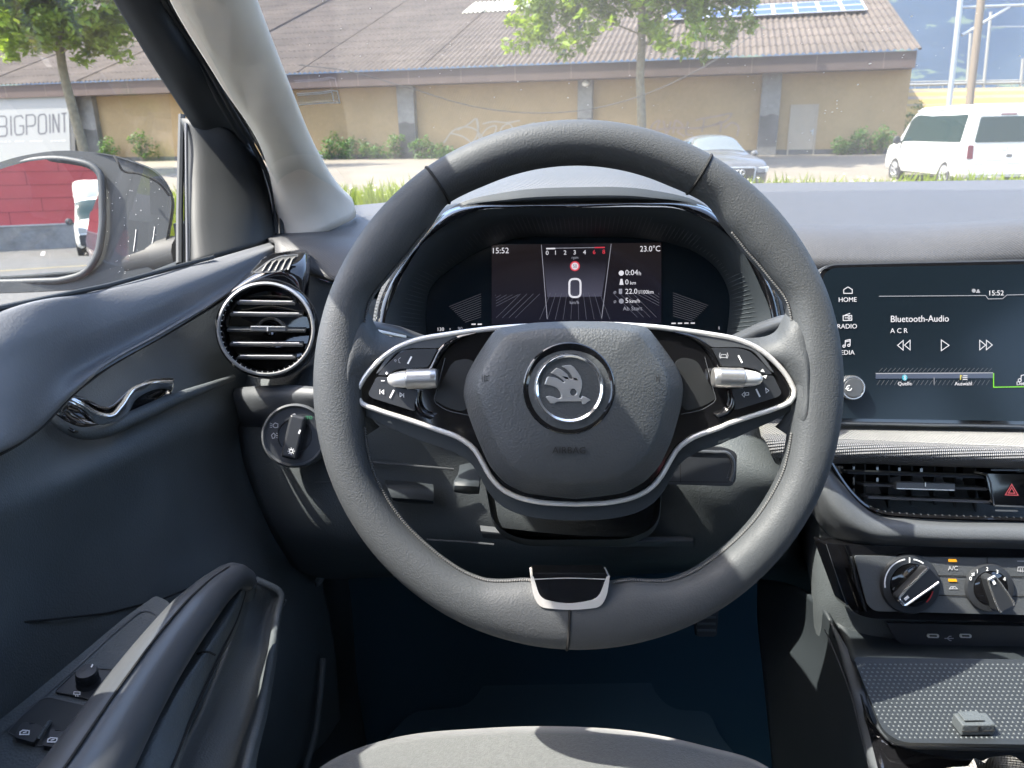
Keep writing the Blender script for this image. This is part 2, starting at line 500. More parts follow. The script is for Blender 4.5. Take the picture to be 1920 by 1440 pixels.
M['wheelrim'] = mat('alloy rim', (.50, .51, .53), .35, metal=.7)
M['redlens'] = mat('red lamp lens', (.09, .006, .014), .2, coat=.2)
M['headlens'] = mat('clear lamp lens', (.45, .47, .48), .1, metal=.3, coat=.6)
M['plate'] = mat('number plate white', (.75, .75, .73), .5)
for k_m in ('leaf', 'shrub', 'grass'):          # leaves let light through
    t = M[k_m].node_tree; b_ = t.nodes['Principled BSDF']; o_ = t.nodes['Material Output']
    tl_n = t.nodes.new('ShaderNodeBsdfTranslucent'); mx_n = t.nodes.new('ShaderNodeMixShader'); mx_n.inputs[0].default_value = .4
    src_ = b_.inputs['Base Color'].links[0].from_socket
    g_ = t.nodes.new('ShaderNodeVectorMath'); g_.operation = 'MULTIPLY'; g_.inputs[1].default_value = (1.7, 1.6, .9)
    t.links.new(src_, g_.inputs[0]); t.links.new(g_.outputs[0], tl_n.inputs['Color'])
    t.links.new(b_.outputs[0], mx_n.inputs[1]); t.links.new(tl_n.outputs[0], mx_n.inputs[2]); t.links.new(mx_n.outputs[0], o_.inputs['Surface'])
def ony(px, py, y):
    return hit(px, py, (0, y, 0), V((0, 1, 0)))
def sstep(t):
    t = max(0.0, min(1.0, t)); return t * t * (3 - 2 * t)
def tz_(x, y):
    z = -.42 * sstep((y - 12) / 5) + .42 * sstep((y - 22) / 10)
    if x > 14: z += 3.6 * sstep((y - 40) / 18) * sstep((x - 14) / 8)
    return z

# ---- ground, the whole sheet out to the mountains
xs = sorted(set([-4000,-1500,-500,-200,-120,-80] + list(np.arange(-60, 81, 2.0)) + [100,140,220,500,1500,4000]))
ys = sorted(set([-1500,-400,-120,-60] + list(np.arange(-30, 80, 1.5)) + [90,110,150,300,800,2000,4500]))
MB().grid([[V((x, y, tz_(x, y) - (.0 if y < 200 else 0))) for x in xs] for y in ys]).build('ground', M['ground'], None)
gobj = bpy.data.objects['ground']; tag(gobj, 'pale worn asphalt yard stretching to the building', 'ground', None, 'structure')
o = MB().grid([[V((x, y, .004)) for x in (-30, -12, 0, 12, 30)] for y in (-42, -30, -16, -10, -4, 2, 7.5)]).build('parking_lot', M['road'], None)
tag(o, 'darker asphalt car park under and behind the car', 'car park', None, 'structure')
o = MB().grid([[V((x, y, tz_(x, y) + .006)) for x in np.arange(18.5, 78, 3)] for y in np.arange(44, 62, 2)]).build('field', M['field'], None)
tag(o, 'dry yellow grass bank beyond the building', 'field', None, 'structure')
o = MB().grid([[V((x, y, tz_(x, y) + .004 + .22 * math.sin(PI * (y - 7.6) / 5.6))) for x in np.arange(-30, 31, 1.0)] for y in np.arange(7.6, 13.3, .7)]).build('verge', M['grass'], None)
tag(o, 'grass verge in front of the car', 'verge', None, 'structure')
# tall grass and flower heads on the verge: one mass
rg = random.Random(21)
m = MB()
for _ in range(20000):
    y = rg.uniform(7.8, 12.9); x = rg.uniform(-.55 * y - 2, .72 * y + 2)
    h = rg.uniform(.08, .36) * (1 if x < -1 else .84) * (1 + .5 * math.sin(x * 1.3) * math.sin(y * 2 + x)) ; w = rg.uniform(.006, .016)
    z = tz_(x, y) + .22 * math.sin(PI * (y - 7.6) / 5.6); a = rg.uniform(0, PI); lx, ly = rg.uniform(-.12, .12), rg.uniform(-.12, .12)
    c, s = math.cos(a) * w, math.sin(a) * w
    m.add([(x - c, y - s, z), (x + c, y + s, z), (x + c * .6 + lx * .4, y + s * .6 + ly * .4, z + h * .6), (x + lx, y + ly, z + h)], [(0, 1, 2), (0, 2, 3)])
o = m.build('meadow_grass', M['grass'], None, smooth=False)
tag(o, 'tall bright grass growing along the verge in front of the windscreen', 'grass', None, 'stuff')
m = MB()
for _ in range(420):
    y = rg.uniform(7.8, 12.9); x = rg.uniform(-.55 * y - 2, .72 * y + 2); z = tz_(x, y) + .22 * math.sin(PI * (y - 7.6) / 5.6) + rg.uniform(.12, .34); r = rg.uniform(.010, .026)
    q = [(x + r * math.cos(2*PI*k/6), y + r * .8 * math.sin(2*PI*k/6), z + .3 * r * math.sin(2*PI*k/6)) for k in range(6)]
    m.add(q + [(x, y, z + r * .5)], [(k, (k + 1) % 6, 6) for k in range(6)])
    m.add([(x - .003, y, z), (x + .003, y, z), (x + .003, y, z - .3), (x - .003, y, z - .3)], [(0, 1, 2, 3)])
o = m.build('meadow_flower', M['flower'], None, smooth=False)
tag(o, 'pale flower heads scattered over the verge grass', 'flowers', None, 'stuff')
# mountain side
M['mount'] = mat('wooded mountain', (.035, .06, .03), .95)
t = M['mount'].node_tree; n = t.nodes
tc = n.new('ShaderNodeTexCoord'); mp_ = n.new('ShaderNodeMapping'); mp_.inputs['Scale'].default_value = (1, 1, 3.2)
nz = n.new('ShaderNodeTexNoise'); nz.inputs['Scale'].default_value = .0105; nz.inputs['Detail'].default_value = 6
rp = n.new('ShaderNodeValToRGB'); rp.color_ramp.elements[0].position = .60; rp.color_ramp.elements[0].color = (.012, .022, .026, 1)
rp.color_ramp.elements[1].position = .64; rp.color_ramp.elements[1].color = (.06, .08, .04, 1)
t.links.new(tc.outputs['Object'], mp_.inputs[0]); t.links.new(mp_.outputs[0], nz.inputs['Vector']); t.links.new(nz.outputs['Fac'], rp.inputs[0]); t.links.new(rp.outputs[0], n['Principled BSDF'].inputs['Base Color'])
from mathutils import noise as mnoise
rows = []
for i in range(50):
    u = i / 49; y = 2200 + 2200 * u
    row = []
    for j in range(120):
        x = -2500 + 6500 * j / 119
        h = 1150 * sstep(u * 1.05) * (1 + .25 * mnoise.noise(V((x * .0009, y * .0006, 2.2)))) + 90 * mnoise.noise(V((x * .004, y * .004, 0))) * sstep(u * 4) + 26 * mnoise.noise(V((x * .02, y * .02, 0))) * sstep(u * 4)
        row.append(V((x, y, h - 4)))
    rows.append(row)
o = MB().grid(rows).build('mountain', M['mount'], None)
tag(o, 'blue hazy wooded mountain side with pale meadows', 'mountain', None, 'structure')

# ---- warehouse
WA = ony(1688, 293, 35.0); WA.z = .0
WB = ony(100, 300, 46.0); WB.z = .0
we = (WB - WA).normalized()                     # along the wall, to the left
wn = V((we.y, -we.x, 0)).normalized()
if wn.y > 0: wn = -wn                           # towards the car
UPZ = V((0, 0, 1))
wall = Fr(WA, wn)
zt = hit(1688, 131, WA, wn).z                   # underside of the fascia
ware = thing('warehouse', 'long ochre warehouse with brown corrugated roof and wide brown fascia', 'warehouse', WA + we * 25 - wn * 6)
def WP(s, out, z): return WA + we * s + wn * out + UPZ * z
def wbox(mb, s0, s1, o0, o1, z0, z1):
    return mb.box(WP((s0+s1)/2, (o0+o1)/2, (z0+z1)/2), we * ((s1-s0)/2), wn * ((o1-o0)/2), UPZ * ((z1-z0)/2))
def s_of(px, py=200): return (wall.pt(px, py) - WA).dot(we)
m = MB(); wbox(m, 0, 74, -.3, 0, -.5, zt + .5); wbox(m, 0, .3, -14, -.3, -.5, zt + .5); m.build('wall', M['plaster'], ware)
m = MB(); wbox(m, -.01, 74, -.1, .05, -.5, .22); m.build('wall_base', M['concretedark'], ware)
for x0, x1, lit in ((146, 183, 0), (750, 781, 0), (1085, 1112, 0), (1425, 1461, 0), (-330, -295, 0)):
    a, b = s_of(x1), s_of(x0)
    m = MB(); wbox(m, a, b, .0, .36, -.4, zt + .1)
    pl_ = m.build('pillar', M['concrete'], ware, bevel=.015)
    # dark weathering on the lower half, ragged top edge
    q = []
    k = 24
    up_edge = [(a + .02 + (b - a - .04) * i / k, zt * (.50 + .012 * math.sin(i * .3 + a))) for i in range(k + 1)]
    v = [WP(s, .365, -.4) for s, z in up_edge] + [WP(s, .365, z) for s, z in up_edge]
    MB().add(v, [(i, i + 1, k + 2 + i, k + 1 + i) for i in range(k)]).build('weathering', M['concretedark'], pl_)
# fascia on the overhang
OV = 1.15
ffr = Fr(WP(0, OV, 0), wn)
ftop = ffr.pt(1716, 94).z
send = (ffr.pt(1718, 110) - WA).dot(we)
m = MB(); wbox(m, send, 74, OV - .06, OV, zt, ftop - .02); m.build('fascia', M['fascia'], ware)
m = MB(); wbox(m, send, 74, -.1, OV - .06, zt + .0, zt + .06); m.build('soffit', M['fascia'], ware)
for k in range(28):
    s = send + 1.2 + k * 2.6
    m = MB(); wbox(m, s, s + .02, OV, OV + .006, zt + .01, ftop - .03)
    m.build('fascia_joint', M['rust'], ware)
# roof
RA = rad(19)
up_r = (-wn * math.cos(RA) + UPZ * math.sin(RA)).normalized()
rn = (wn * math.sin(RA) + UPZ * math.cos(RA)).normalized()
R0 = WP(send, OV + .10, ftop + .02)
def RP(s, t, h=0): return R0 + we * s + up_r * t + rn * h
rfr = Fr(RP(0, 0), rn)
def rst(px, py):
    q = rfr.pt(px, py) - R0; return q.dot(we), q.dot(up_r)
def corr(mb, s0, s1, t0, t1, lift=0, pitch=.27, amp=.042, lap=1.45):
    ns = int((s1 - s0) / pitch * 6)
    ss = np.linspace(s0, s1, ns)
    tl_ = [t0]
    k = math.floor(t0 / lap) + 1
    while k * lap < t1:
        tl_ += [k * lap - .001, k * lap + .001]; k += 1
    tl_.append(t1)
    rws = []
    for t_ in tl_:
        ph = (t_ / lap) % 1.0
        hh = lift + .018 * (1 - ph)
        rws.append([RP(s, t_, hh + amp * math.sin(2 * PI * s / pitch)) for s in ss])
    return mb.grid(rws)
corr(MB(), 0, 76, 0, 27).build('roof', M['roofing'], ware, sharp=60)
MB().grid([[RP(s, 27, .0) + (-wn * math.cos(RA) - UPZ * math.sin(RA)) * q for s in (0, 38, 76)] for q in (0, 7, 15)]).build('roof_back', M['roofing'], ware)
m = MB(); m.tube([RP(-.06, -.05, .03), RP(-.06, 27, .05)], .075, n=8, flat=.6, upv=rn); m.build('verge_trim', M['roofing'], ware)
m = MB()
for s in np.arange(2.1, 74, 6.4): m.tube([RP(s, -.03, .085), RP(s, 27, .10)], .030, n=6)
m.build('roof_strip', M['roofing'], ware)
s1, t0 = rst(866, 26); s0, _ = rst(986, 20)
corr(MB(), s0, s1, t0, t0 + 2.7, .06).build('skylight', M['skylight'], ware, sharp=60)
# door with frame, handle
dfr = Fr(WP(0, .0, 0), wn)
a, b = s_of(1527, 250), s_of(1481, 250)
zd = wall.pt(1503, 199).z
m = MB(); wbox(m, a, b, -.05, .03, .0, zd); dd = m.build('door', M['doorgrey'], ware)
m = MB(); wbox(m, a - .07, a, 0, .06, 0, zd + .07); wbox(m, b, b + .07, 0, .06, 0, zd + .07); wbox(m, a, b, 0, .06, zd, zd + .07); m.build('door_frame', M['doorgrey'], dd)
m = MB(); wbox(m, a + .05, a + .18, .03, .09, zd * .47, zd * .50); wbox(m, a + .05, a + .09, .03, .05, zd * .40, zd * .54); m.build('door_handle', M['galv'], dd)
# graffiti
g1 = [[(832,268),(850,245),(870,238),(892,243),(905,258)], [(846,250),(868,256),(884,268)], [(858,244),(880,232),(893,222),(897,240),(890,262),(880,270)], [(893,222),(899,262)], [(900,258),(915,240),(930,236),(926,252),(910,258)], [(935,262),(942,238),(955,232),(962,244),(950,256)], [(905,232),(925,228),(950,230),(975,226)], [(968,250),(985,236),(1003,230)]]
strokes('graffiti', wall, [[tuple(p) for p in crom(l, 14)] if len(l) > 2 else l for l in g1], 2.8, M['graffiti_w'], ware, w=.012)
g2 = [[(1218,252),(1225,232),(1236,226),(1232,246),(1244,254)], [(1244,226),(1250,250),(1258,228)], [(1262,250),(1268,226),(1280,236),(1270,246),(1284,256)], [(1290,228),(1288,252),(1300,254)], [(1304,226),(1318,222),(1316,248)], [(1320,222),(1344,218),(1372,214),(1362,226),(1336,234)], [(1340,236),(1352,228),(1350,248)], [(1358,240),(1374,230),(1384,236),(1382,256)], [(1215,246),(1260,240),(1310,240),(1350,232)], [(1222,262),(1222,276)], [(1262,258),(1262,280)], [(1336,256),(1335,280)]]
strokes('graffiti', wall, [[tuple(p) for p in crom(l, 14)] if len(l) > 2 else l for l in g2], 3.6, M['graffiti_p'], ware, w=.012)
# wall lamps under the eave
for i, (px, py, r) in enumerate(((1098, 156, .17), (113, 181, .17))):
    c = Fr(WP(0, .5, 0), wn).pt(px, py)
    o = MB().lathe(c - UPZ * .14, UPZ, [(.02, 0), (r * .8, .04), (r, .12), (r * .8, .2), (.03, .26)], 20).build('wall_lamp', M['lampglass'], None, loc=c)
    tag(o, ['white bulkhead lamp on a pillar under the fascia, behind the wheel top', 'white lamp at the top right corner of the white sign'][i], 'wall lamp', 'lamps under the eave')
# solar panels, each its own thing
sL, tB = rst(1625, 27)
sM, _ = rst(1408, 35)
pw = (sM - sL) / 5
first = None
nlab = ['first', 'second', 'third', 'fourth', 'fifth', 'sixth', 'seventh', 'eighth', 'ninth', 'tenth', 'eleventh', 'twelfth']
ph = 1.15
for r_ in range(2):
    for k in range(9):
        loc = RP(sL + pw * (k + .5), tB + ph * (r_ + .5), .20)
        if first is None:
            o = MB().box(loc, we * (pw * .5 - .03), up_r * (ph * .5 - .03), rn * .012).build('solar_panel', M['panel'], None, loc=loc)
            f_ = MB()
            for sg in (-1, 1):
                f_.box(loc + we * (sg * (pw * .5 - .04)), we * .04, up_r * (ph * .5), rn * .018); f_.box(loc + up_r * (sg * (ph * .5 - .03)), we * (pw * .5 - .08), up_r * .03, rn * .018)
            fr_ = f_.build('panel_frame', M['alu'], o); first = o
        else:
            o = first.copy(); COL.objects.link(o); o.location = loc
            c_ = first.children[0].copy(); COL.objects.link(c_); c_.parent = o
        tag(o, f'blue solar panel, {nlab[k]} from the right end in the {["bottom", "upper"][r_]} row on the roof', 'solar panel', 'solar panels on the warehouse roof')
# white sign in front of the wall at the left
sfr = Fr(WP(0, 1.0, 0), wn)
sign = thing('sign_board', 'large white sign with thin grey capital letters, seen above the door mirror', 'sign', sfr.pt(60, 300))
plate('sign_panel', sfr, [(-330,190),(128,179),(133,318),(-330,340)], -.10, .0, M['signwhite'], sign, bevel=.01)
sb, ax_, ay_, kk = sfr.basis(0, 0)
strokes('sign_letter', sfr, [[(-7,218),(-7,256),(10,255),(13,251),(13,240),(9,237),(12,234),(12,222),(9,218),(-7,218)], [(-7,237.5),(9,237)], [(20,217),(21,254)],
    [(43,222),(40,217),(30,218),(27,222),(28,248),(31,253),(41,252),(44,248),(44,236),(36,236)], [(50,253),(49,216),(62,215),(66,219),(66,232),(62,236),(50,237)],
    [(72,219),(72,247),(75,251),(84,250),(87,246),(86,218),(83,214),(75,215),(72,219)], [(93,214),(94,249.5)], [(100,249),(99,213.5)], [(99.5,214),(110,248)], [(110.5,248.5),(110,213)], [(115,213),(125,212)], [(120,212.5),(121,248)]], 2.8, M['signgrey'], sign, w=.006)
strokes('sign_letter', sfr, [[(x, 266 - x * .02), (x + w, 266 - (x + w) * .02)] for x, w in ((-2,4),(3,3),(8,5),(16,4) ,(28,5),(35,4),(41,4),(56,5),(63,4),(69,6),(77,3),(95,5),(102,4),(108,5),(115,8))], 2.6, mat('small grey print', (.36, .36, .37), .6), sign, w=.006)
plate('sign_post', sfr, [(128,180),(138,180),(142,318),(133,318)], -.12, -.02, M['concretedark'], sign)

# ---- trees
def leafcloud(mb, c, r, n, size, rg, flat=1.0):
    for _ in range(n):
        while True:
            d = V((rg.uniform(-1, 1), rg.uniform(-1, 1), rg.uniform(-1, 1)))
            if d.length < 1: break
        p = V(c) + V((d.x * r, d.y * r, d.z * r * flat))
        s = size * rg.uniform(.55, 1.25)
        a = V((rg.gauss(0, 1), rg.gauss(0, 1), rg.gauss(0, .6))).normalized(); b = a.cross(V((rg.gauss(0, .5), rg.gauss(0, .5), 1))).normalized()
        mb.add([p - a * s, p - b * s * .5 + V((0, 0, s * .1)), p + a * s, p + b * s * .5 + V((0, 0, s * .1))], [(0, 1, 2), (0, 2, 3)])
def tree(label, trunk_px, y, r0, crown_px, crown_r, n_clumps, seed, lowcut, skirt):
    rg = random.Random(seed)
    pts = [ony(px, py, y) for px, py in trunk_px]
    base = V((pts[0].x, pts[0].y, tz_(pts[0].x, y)))
    t_ = thing('tree', label, 'tree', base, 'young trees in front of the warehouse')
    path = crom([base - V((0, 0, .1))] + [tuple(p) for p in pts], 24)
    m = MB(); m.tube(path, [r0 * (1.25 - .55 * k / 23) for k in range(24)], n=12)
    cc = ony(*crown_px, y)
    ends = []
    top = V(path[-1])
    for i in range(26):
        k = rg.randint(10, 23); st_ = V(path[k])
        a = rg.uniform(0, 2 * PI); el = rg.uniform(.25, .95)
        ln_b = crown_r * rg.uniform(.55, 1.12)
        dr = V((math.cos(a) * math.cos(el), math.sin(a) * math.cos(el) * .8, math.sin(el)))
        e = st_ + dr * ln_b
        mid = st_ + dr * ln_b * .5 + V((0, 0, -.12 * ln_b * rg.uniform(-.3, 1)))
        bp_ = [V(q) for q in crom([tuple(st_), tuple(mid), tuple(e)], 8)]
        rr = r0 * rg.uniform(.18, .34)
        m.tube(bp_, [rr * (1 - .8 * j / 7) for j in range(8)], n=6)
        ends += bp_[3:]
        for _ in range(3):
            q = bp_[rg.randint(3, 6)]; e2 = q + V((rg.uniform(-1, 1), rg.uniform(-1, 1), rg.uniform(-.2, .9))) * crown_r * .28
            m.tube([q, (q + e2) / 2 + V((0, 0, -.05)), e2], [rr * .35, rr * .25, rr * .1], n=5); ends += [e2, (q + e2) / 2]
    m.build('trunk', M['bark'], t_)
    lf = MB()
    for _ in range(n_clumps):
        c = rg.choice(ends) + V((rg.gauss(0, .5), rg.gauss(0, .5), rg.gauss(.1, .45)))
        if c.z < lowcut + rg.uniform(0, .5): continue
        leafcloud(lf, c, rg.uniform(.30, .62), rg.randint(26, 48), .165, rg, .8)
    # the low skirt of the crown, fullest over the branch ends
    x0, x1, low, nsk = skirt
    for _ in range(nsk):
        px = rg.uniform(x0, x1); e = abs((px - (x0 + x1) / 2) / ((x1 - x0) / 2))
        py = rg.uniform(-170, low - 26 * rg.random() - (40 if e < .22 else 0) - 70 * max(0, e - .8) * 5 * rg.random())
        c = ony(px, py, y + rg.uniform(-.62, .62) * crown_r * math.sqrt(max(.05, 1 - e * e)))
        leafcloud(lf, c, rg.uniform(.22, .48), rg.randint(16, 40), .16, rg, .8)
    lf.build('crown', M['leaf'], t_, smooth=False)
    return t_
tree('slender tree whose trunk rises behind the steering wheel top, wide green crown over the roof', [(1203,245),(1202,190),(1200,140),(1203,95),(1203,50),(1204,-20),(1206,-120),(1206,-230)], 31, .145, (1180, -90), 5.6, 950, 4, ony(1200, 88, 31).z, (938, 1412, 112, 300))
tree('leaning tree beside the white sign, seen through the side window', [(158,285),(142,225),(126,165),(116,120),(112,60),(118,0),(122,-100),(122,-220)], 31, .155, (120, -80), 3.9, 700, 9, ony(110, 110, 31).z, (-110, 258, 128, 260))

# ---- shrubs along the foot of the wall
rg = random.Random(31)
shr = [(206,1.15,1.5,'thin shrub against the wall right of the concrete pillar by the sign'),(272,1.3,1.55,'light green shrub seen just above the door mirror'),(628,1.2,1.4,'round shrub at the wall foot nearest the pale pillar trim'),(664,1.3,1.15,'shrub second from the pale pillar trim along the wall'),(700,1.1,.8,'low shrub between two rounder ones along the wall'),(748,1.1,1.35,'bright shrub in front of the pillar left of the wheel'),(795,1.3,1.0,'low dark shrub right of the grey pillar'),(838,1.2,.7,'lowest shrub beside the white graffiti'),(1580,1.0,.55,'low weed bush right of the grey door'),(1612,1.3,1.0,'dark shrub between the grey door and the building corner'),(1655,1.3,1.35,'tall dark shrub at the building corner beside the white van'),(1697,1.4,2.3,'light green bush behind the white van beyond the building corner')]
for px, w, h, lab in shr:
    c = WP(s_of(px), .75, 0) if px < 1690 else ony(1702, 290, 43)
    c.z = tz_(c.x, c.y)
    t_ = thing('shrub', lab, 'shrub', c, 'shrubs along the warehouse wall')
    m = MB()
    st_ = MB()
    for _ in range(int(16 * w)):
        a = rg.uniform(0, 2*PI); rr = rg.uniform(0, .62) * w; z = rg.uniform(.12, .9) * h * (1 - .45 * (rr / w / .62) ** 2)
        e = c + V((math.cos(a) * rr, math.sin(a) * rr * .6, z))
        leafcloud(m, e, rg.uniform(.2, .36), 34, .085, rg)
        st_.tube([c + V((rr * .2 * math.cos(a), 0, -.05)), e], [.02, .006], n=5)
    m.build('foliage', M['shrub'], t_, smooth=False); st_.build('stem', M['bark'], t_)

# ---- masts, lamp posts, rail
def mast(name, label, cat, px0, py0, px1, py1, y, r, mt, group=None):
    a, b = ony(px0, py0, y), ony(px1, py1, y)
    base = V((a.x, y, tz_(a.x, y)))
    o = MB().tube([base - V((0, 0, .2)), b], r, n=12).build(name, mt, None, loc=base)
    return tag(o, label, cat, group), base, b
o1, b1, e1 = mast('overhead_line_mast', 'light galvanised steel mast left of the brown one behind the white van', 'mast', 1784, 190, 1811, -90, 33, .105, M['galv'], 'masts behind the van')
o2, b2, e2 = mast('overhead_line_mast', 'brown weathered steel mast right of the lighter one behind the white van', 'mast', 1823, 190, 1850, -90, 31, .14, M['rust'], 'masts behind the van')
m = MB()
m.tube([ony(1800, 14, 33), ony(2000, 6, 33)], .05, n=8); m.tube([ony(1804, 66, 33), ony(1893, 13, 33)], .055, n=8); m.tube([ony(1858, 50, 33), ony(2000, 50, 33)], .02, n=6)
m.build('cross_arm', M['galv'], o1)
for px, top, x2, lab in ((1815, 62, 1820, 'thin white lamp post between the two masts on the bank'), (1846, 22, 1858, 'thin white lamp post right of the brown mast on the bank'), (1916, 110, 1918, 'thin white lamp post at the right edge of the bank')):
    mast('lamp_post', lab, 'lamp post', px, 155, x2, top, 60, .10, M['signwhite'], 'lamp posts on the bank')
rail = thing('guard_rail', 'thin white guard rail along the top of the yellow bank', 'guard rail', ony(1800, 158, 60))
m = MB(); m.tube([ony(1686, 160, 60), ony(1800, 157, 60), ony(2000, 153, 60)], .10, n=6); m.tube([ony(1686, 154, 60), ony(1800, 152, 60), ony(2000, 149, 60)], .05, n=6); m.build('rail_beam', M['signwhite'], rail)
m = MB()
for k in range(12):
    p = ony(1690 + k * 26, 156, 60); m.tube([V((p.x, p.y, tz_(p.x, p.y) - .1)), p], .05, n=6)
m.build('rail_post', M['galv'], rail)
o = MB().tube([ony(*q, 24) for q in crom([(560,122),(640,131),(760,163),(900,202),(1020,212),(1120,202),(1200,180),(1320,125),(1420,60)], 60)], .012, n=6).build('sagging_strand', M['rubber'] , None, loc=ony(900, 200, 24))  # thin dark tube sagging in front of the wall
tag(o, 'thin dark cable sagging across the view of the ochre wall', 'cable')

# ---- cars
def carbody(T, st, nseg=5):
    """st: (y, lean, w, z0, zb, zr, wr); returns dense grid of points in space, right half mirrored"""
    rows = []
    for y, lean, w, z0, zb, zr, wr in st:
        h = zr - zb
        half = [(w * .86, z0), (w * .97, z0 + .06), (w, z0 + .22), (w * 1.0, (z0 + zb) / 2 + .08), (w * .985, zb - .05), (w * .965, zb), (w * .965 + (wr - w * .965) * .52, zb + h * .48), (wr, zr - min(.10, h * .4)), (wr - .05, zr - min(.04, h * .2)), (wr - .16, zr - .005), (wr * .45, zr + .02), (0, zr + .03)]
        full = [(-x, z) for x, z in half] + [(x, z) for x, z in reversed(half[:-1])]
        rows.append([(x, y + lean * (z - z0), z) for x, z in full])
    return rows
def dense(rows, n):
    cols = [crom([r[j] for r in rows], n) for j in range(len(rows[0]))]
    return [[V(cols[j][i]) for j in range(len(rows[0]))] for i in range(n)]
def samp(G, u, v):
    u = max(0, min(len(G) - 1.0001, u)); v = max(0, min(len(G[0]) - 1.0001, v)); i, j = int(u), int(v); a, b = u - i, v - j
    return (G[i][j] * (1-a) + G[i+1][j] * a) * (1-b) + (G[i][j+1] * (1-a) + G[i+1][j+1] * a) * b
def patch(G, us, vs, off, flip=1, n=10):
    """quad patch between corner parameters us=((u00,u01),(u10,u11)) over vs, lifted off the surface"""
    rows = []
    cen_ = sum((samp(G, len(G) * k / 8, len(G[0]) * j / 6) for k in range(8) for j in range(6)), V((0, 0, 0))) / 48
    for i in range(n):
        b = i / (n - 1); row = []
        for j in range(n):
            a = j / (n - 1)
            u = (us[0][0] * (1-a) + us[0][1] * a) * (1-b) + (us[1][0] * (1-a) + us[1][1] * a) * b
            v = vs[0] * (1-b) + vs[1] * b
            p = samp(G, u, v); du = samp(G, u + .3, v) - samp(G, u - .3, v); dv_ = samp(G, u, v + .3) - samp(G, u, v - .3)
            nn = du.cross(dv_)
            if nn.dot(p - cen_) < 0: nn = -nn
            nn = nn.normalized() if nn.length > 1e-9 else V((0, 0, 1))
            row.append(p + nn * off * flip)
        rows.append(row)
    return rows
def place(loc, heading):
    c, s = math.cos(heading), math.sin(heading)
    return lambda p: V((loc[0] + p[0] * c - p[1] * s, loc[1] + p[0] * s + p[1] * c, loc[2] + p[2]))
def wheelset(T, parent, xs_, ys_, r, w):
    for x in xs_:
        for y in ys_:
            sg = 1 if x > 0 else -1
            c = T((x, y, r)); axis = (T((sg, 0, 0)) - T((0, 0, 0)))
            ar = MB().lathe(c + axis * .010, axis, [(r * 1.17, -.03), (r * 1.17, .0), (0, .001)], 28).build('wheel_arch', M['tyre'], parent)
            ty = MB().lathe(c + axis * .020, axis, [(r * .6, -.2), (r * .95, -.2), (r, -.16), (r, -.03), (r * .96, .005), (r * .68, .012)], 36).build('wheel', M['tyre'], parent)
            m = MB().lathe(c + axis * .024, axis, [(r * .68, .006), (r * .62, .004), (r * .60, -.03), (0, -.04)], 30)
            for k in range(5):
                a_ = axis.orthogonal().normalized(); b_ = axis.cross(a_); an = 2 * PI * k / 5
                d_ = a_ * math.cos(an) + b_ * math.sin(an)
                m.box(c + axis * .022 + d_ * r * .34, d_ * r * .30, axis.cross(d_) * r * .07, axis * .012)
            m.build('rim', M['wheelrim'], ty)
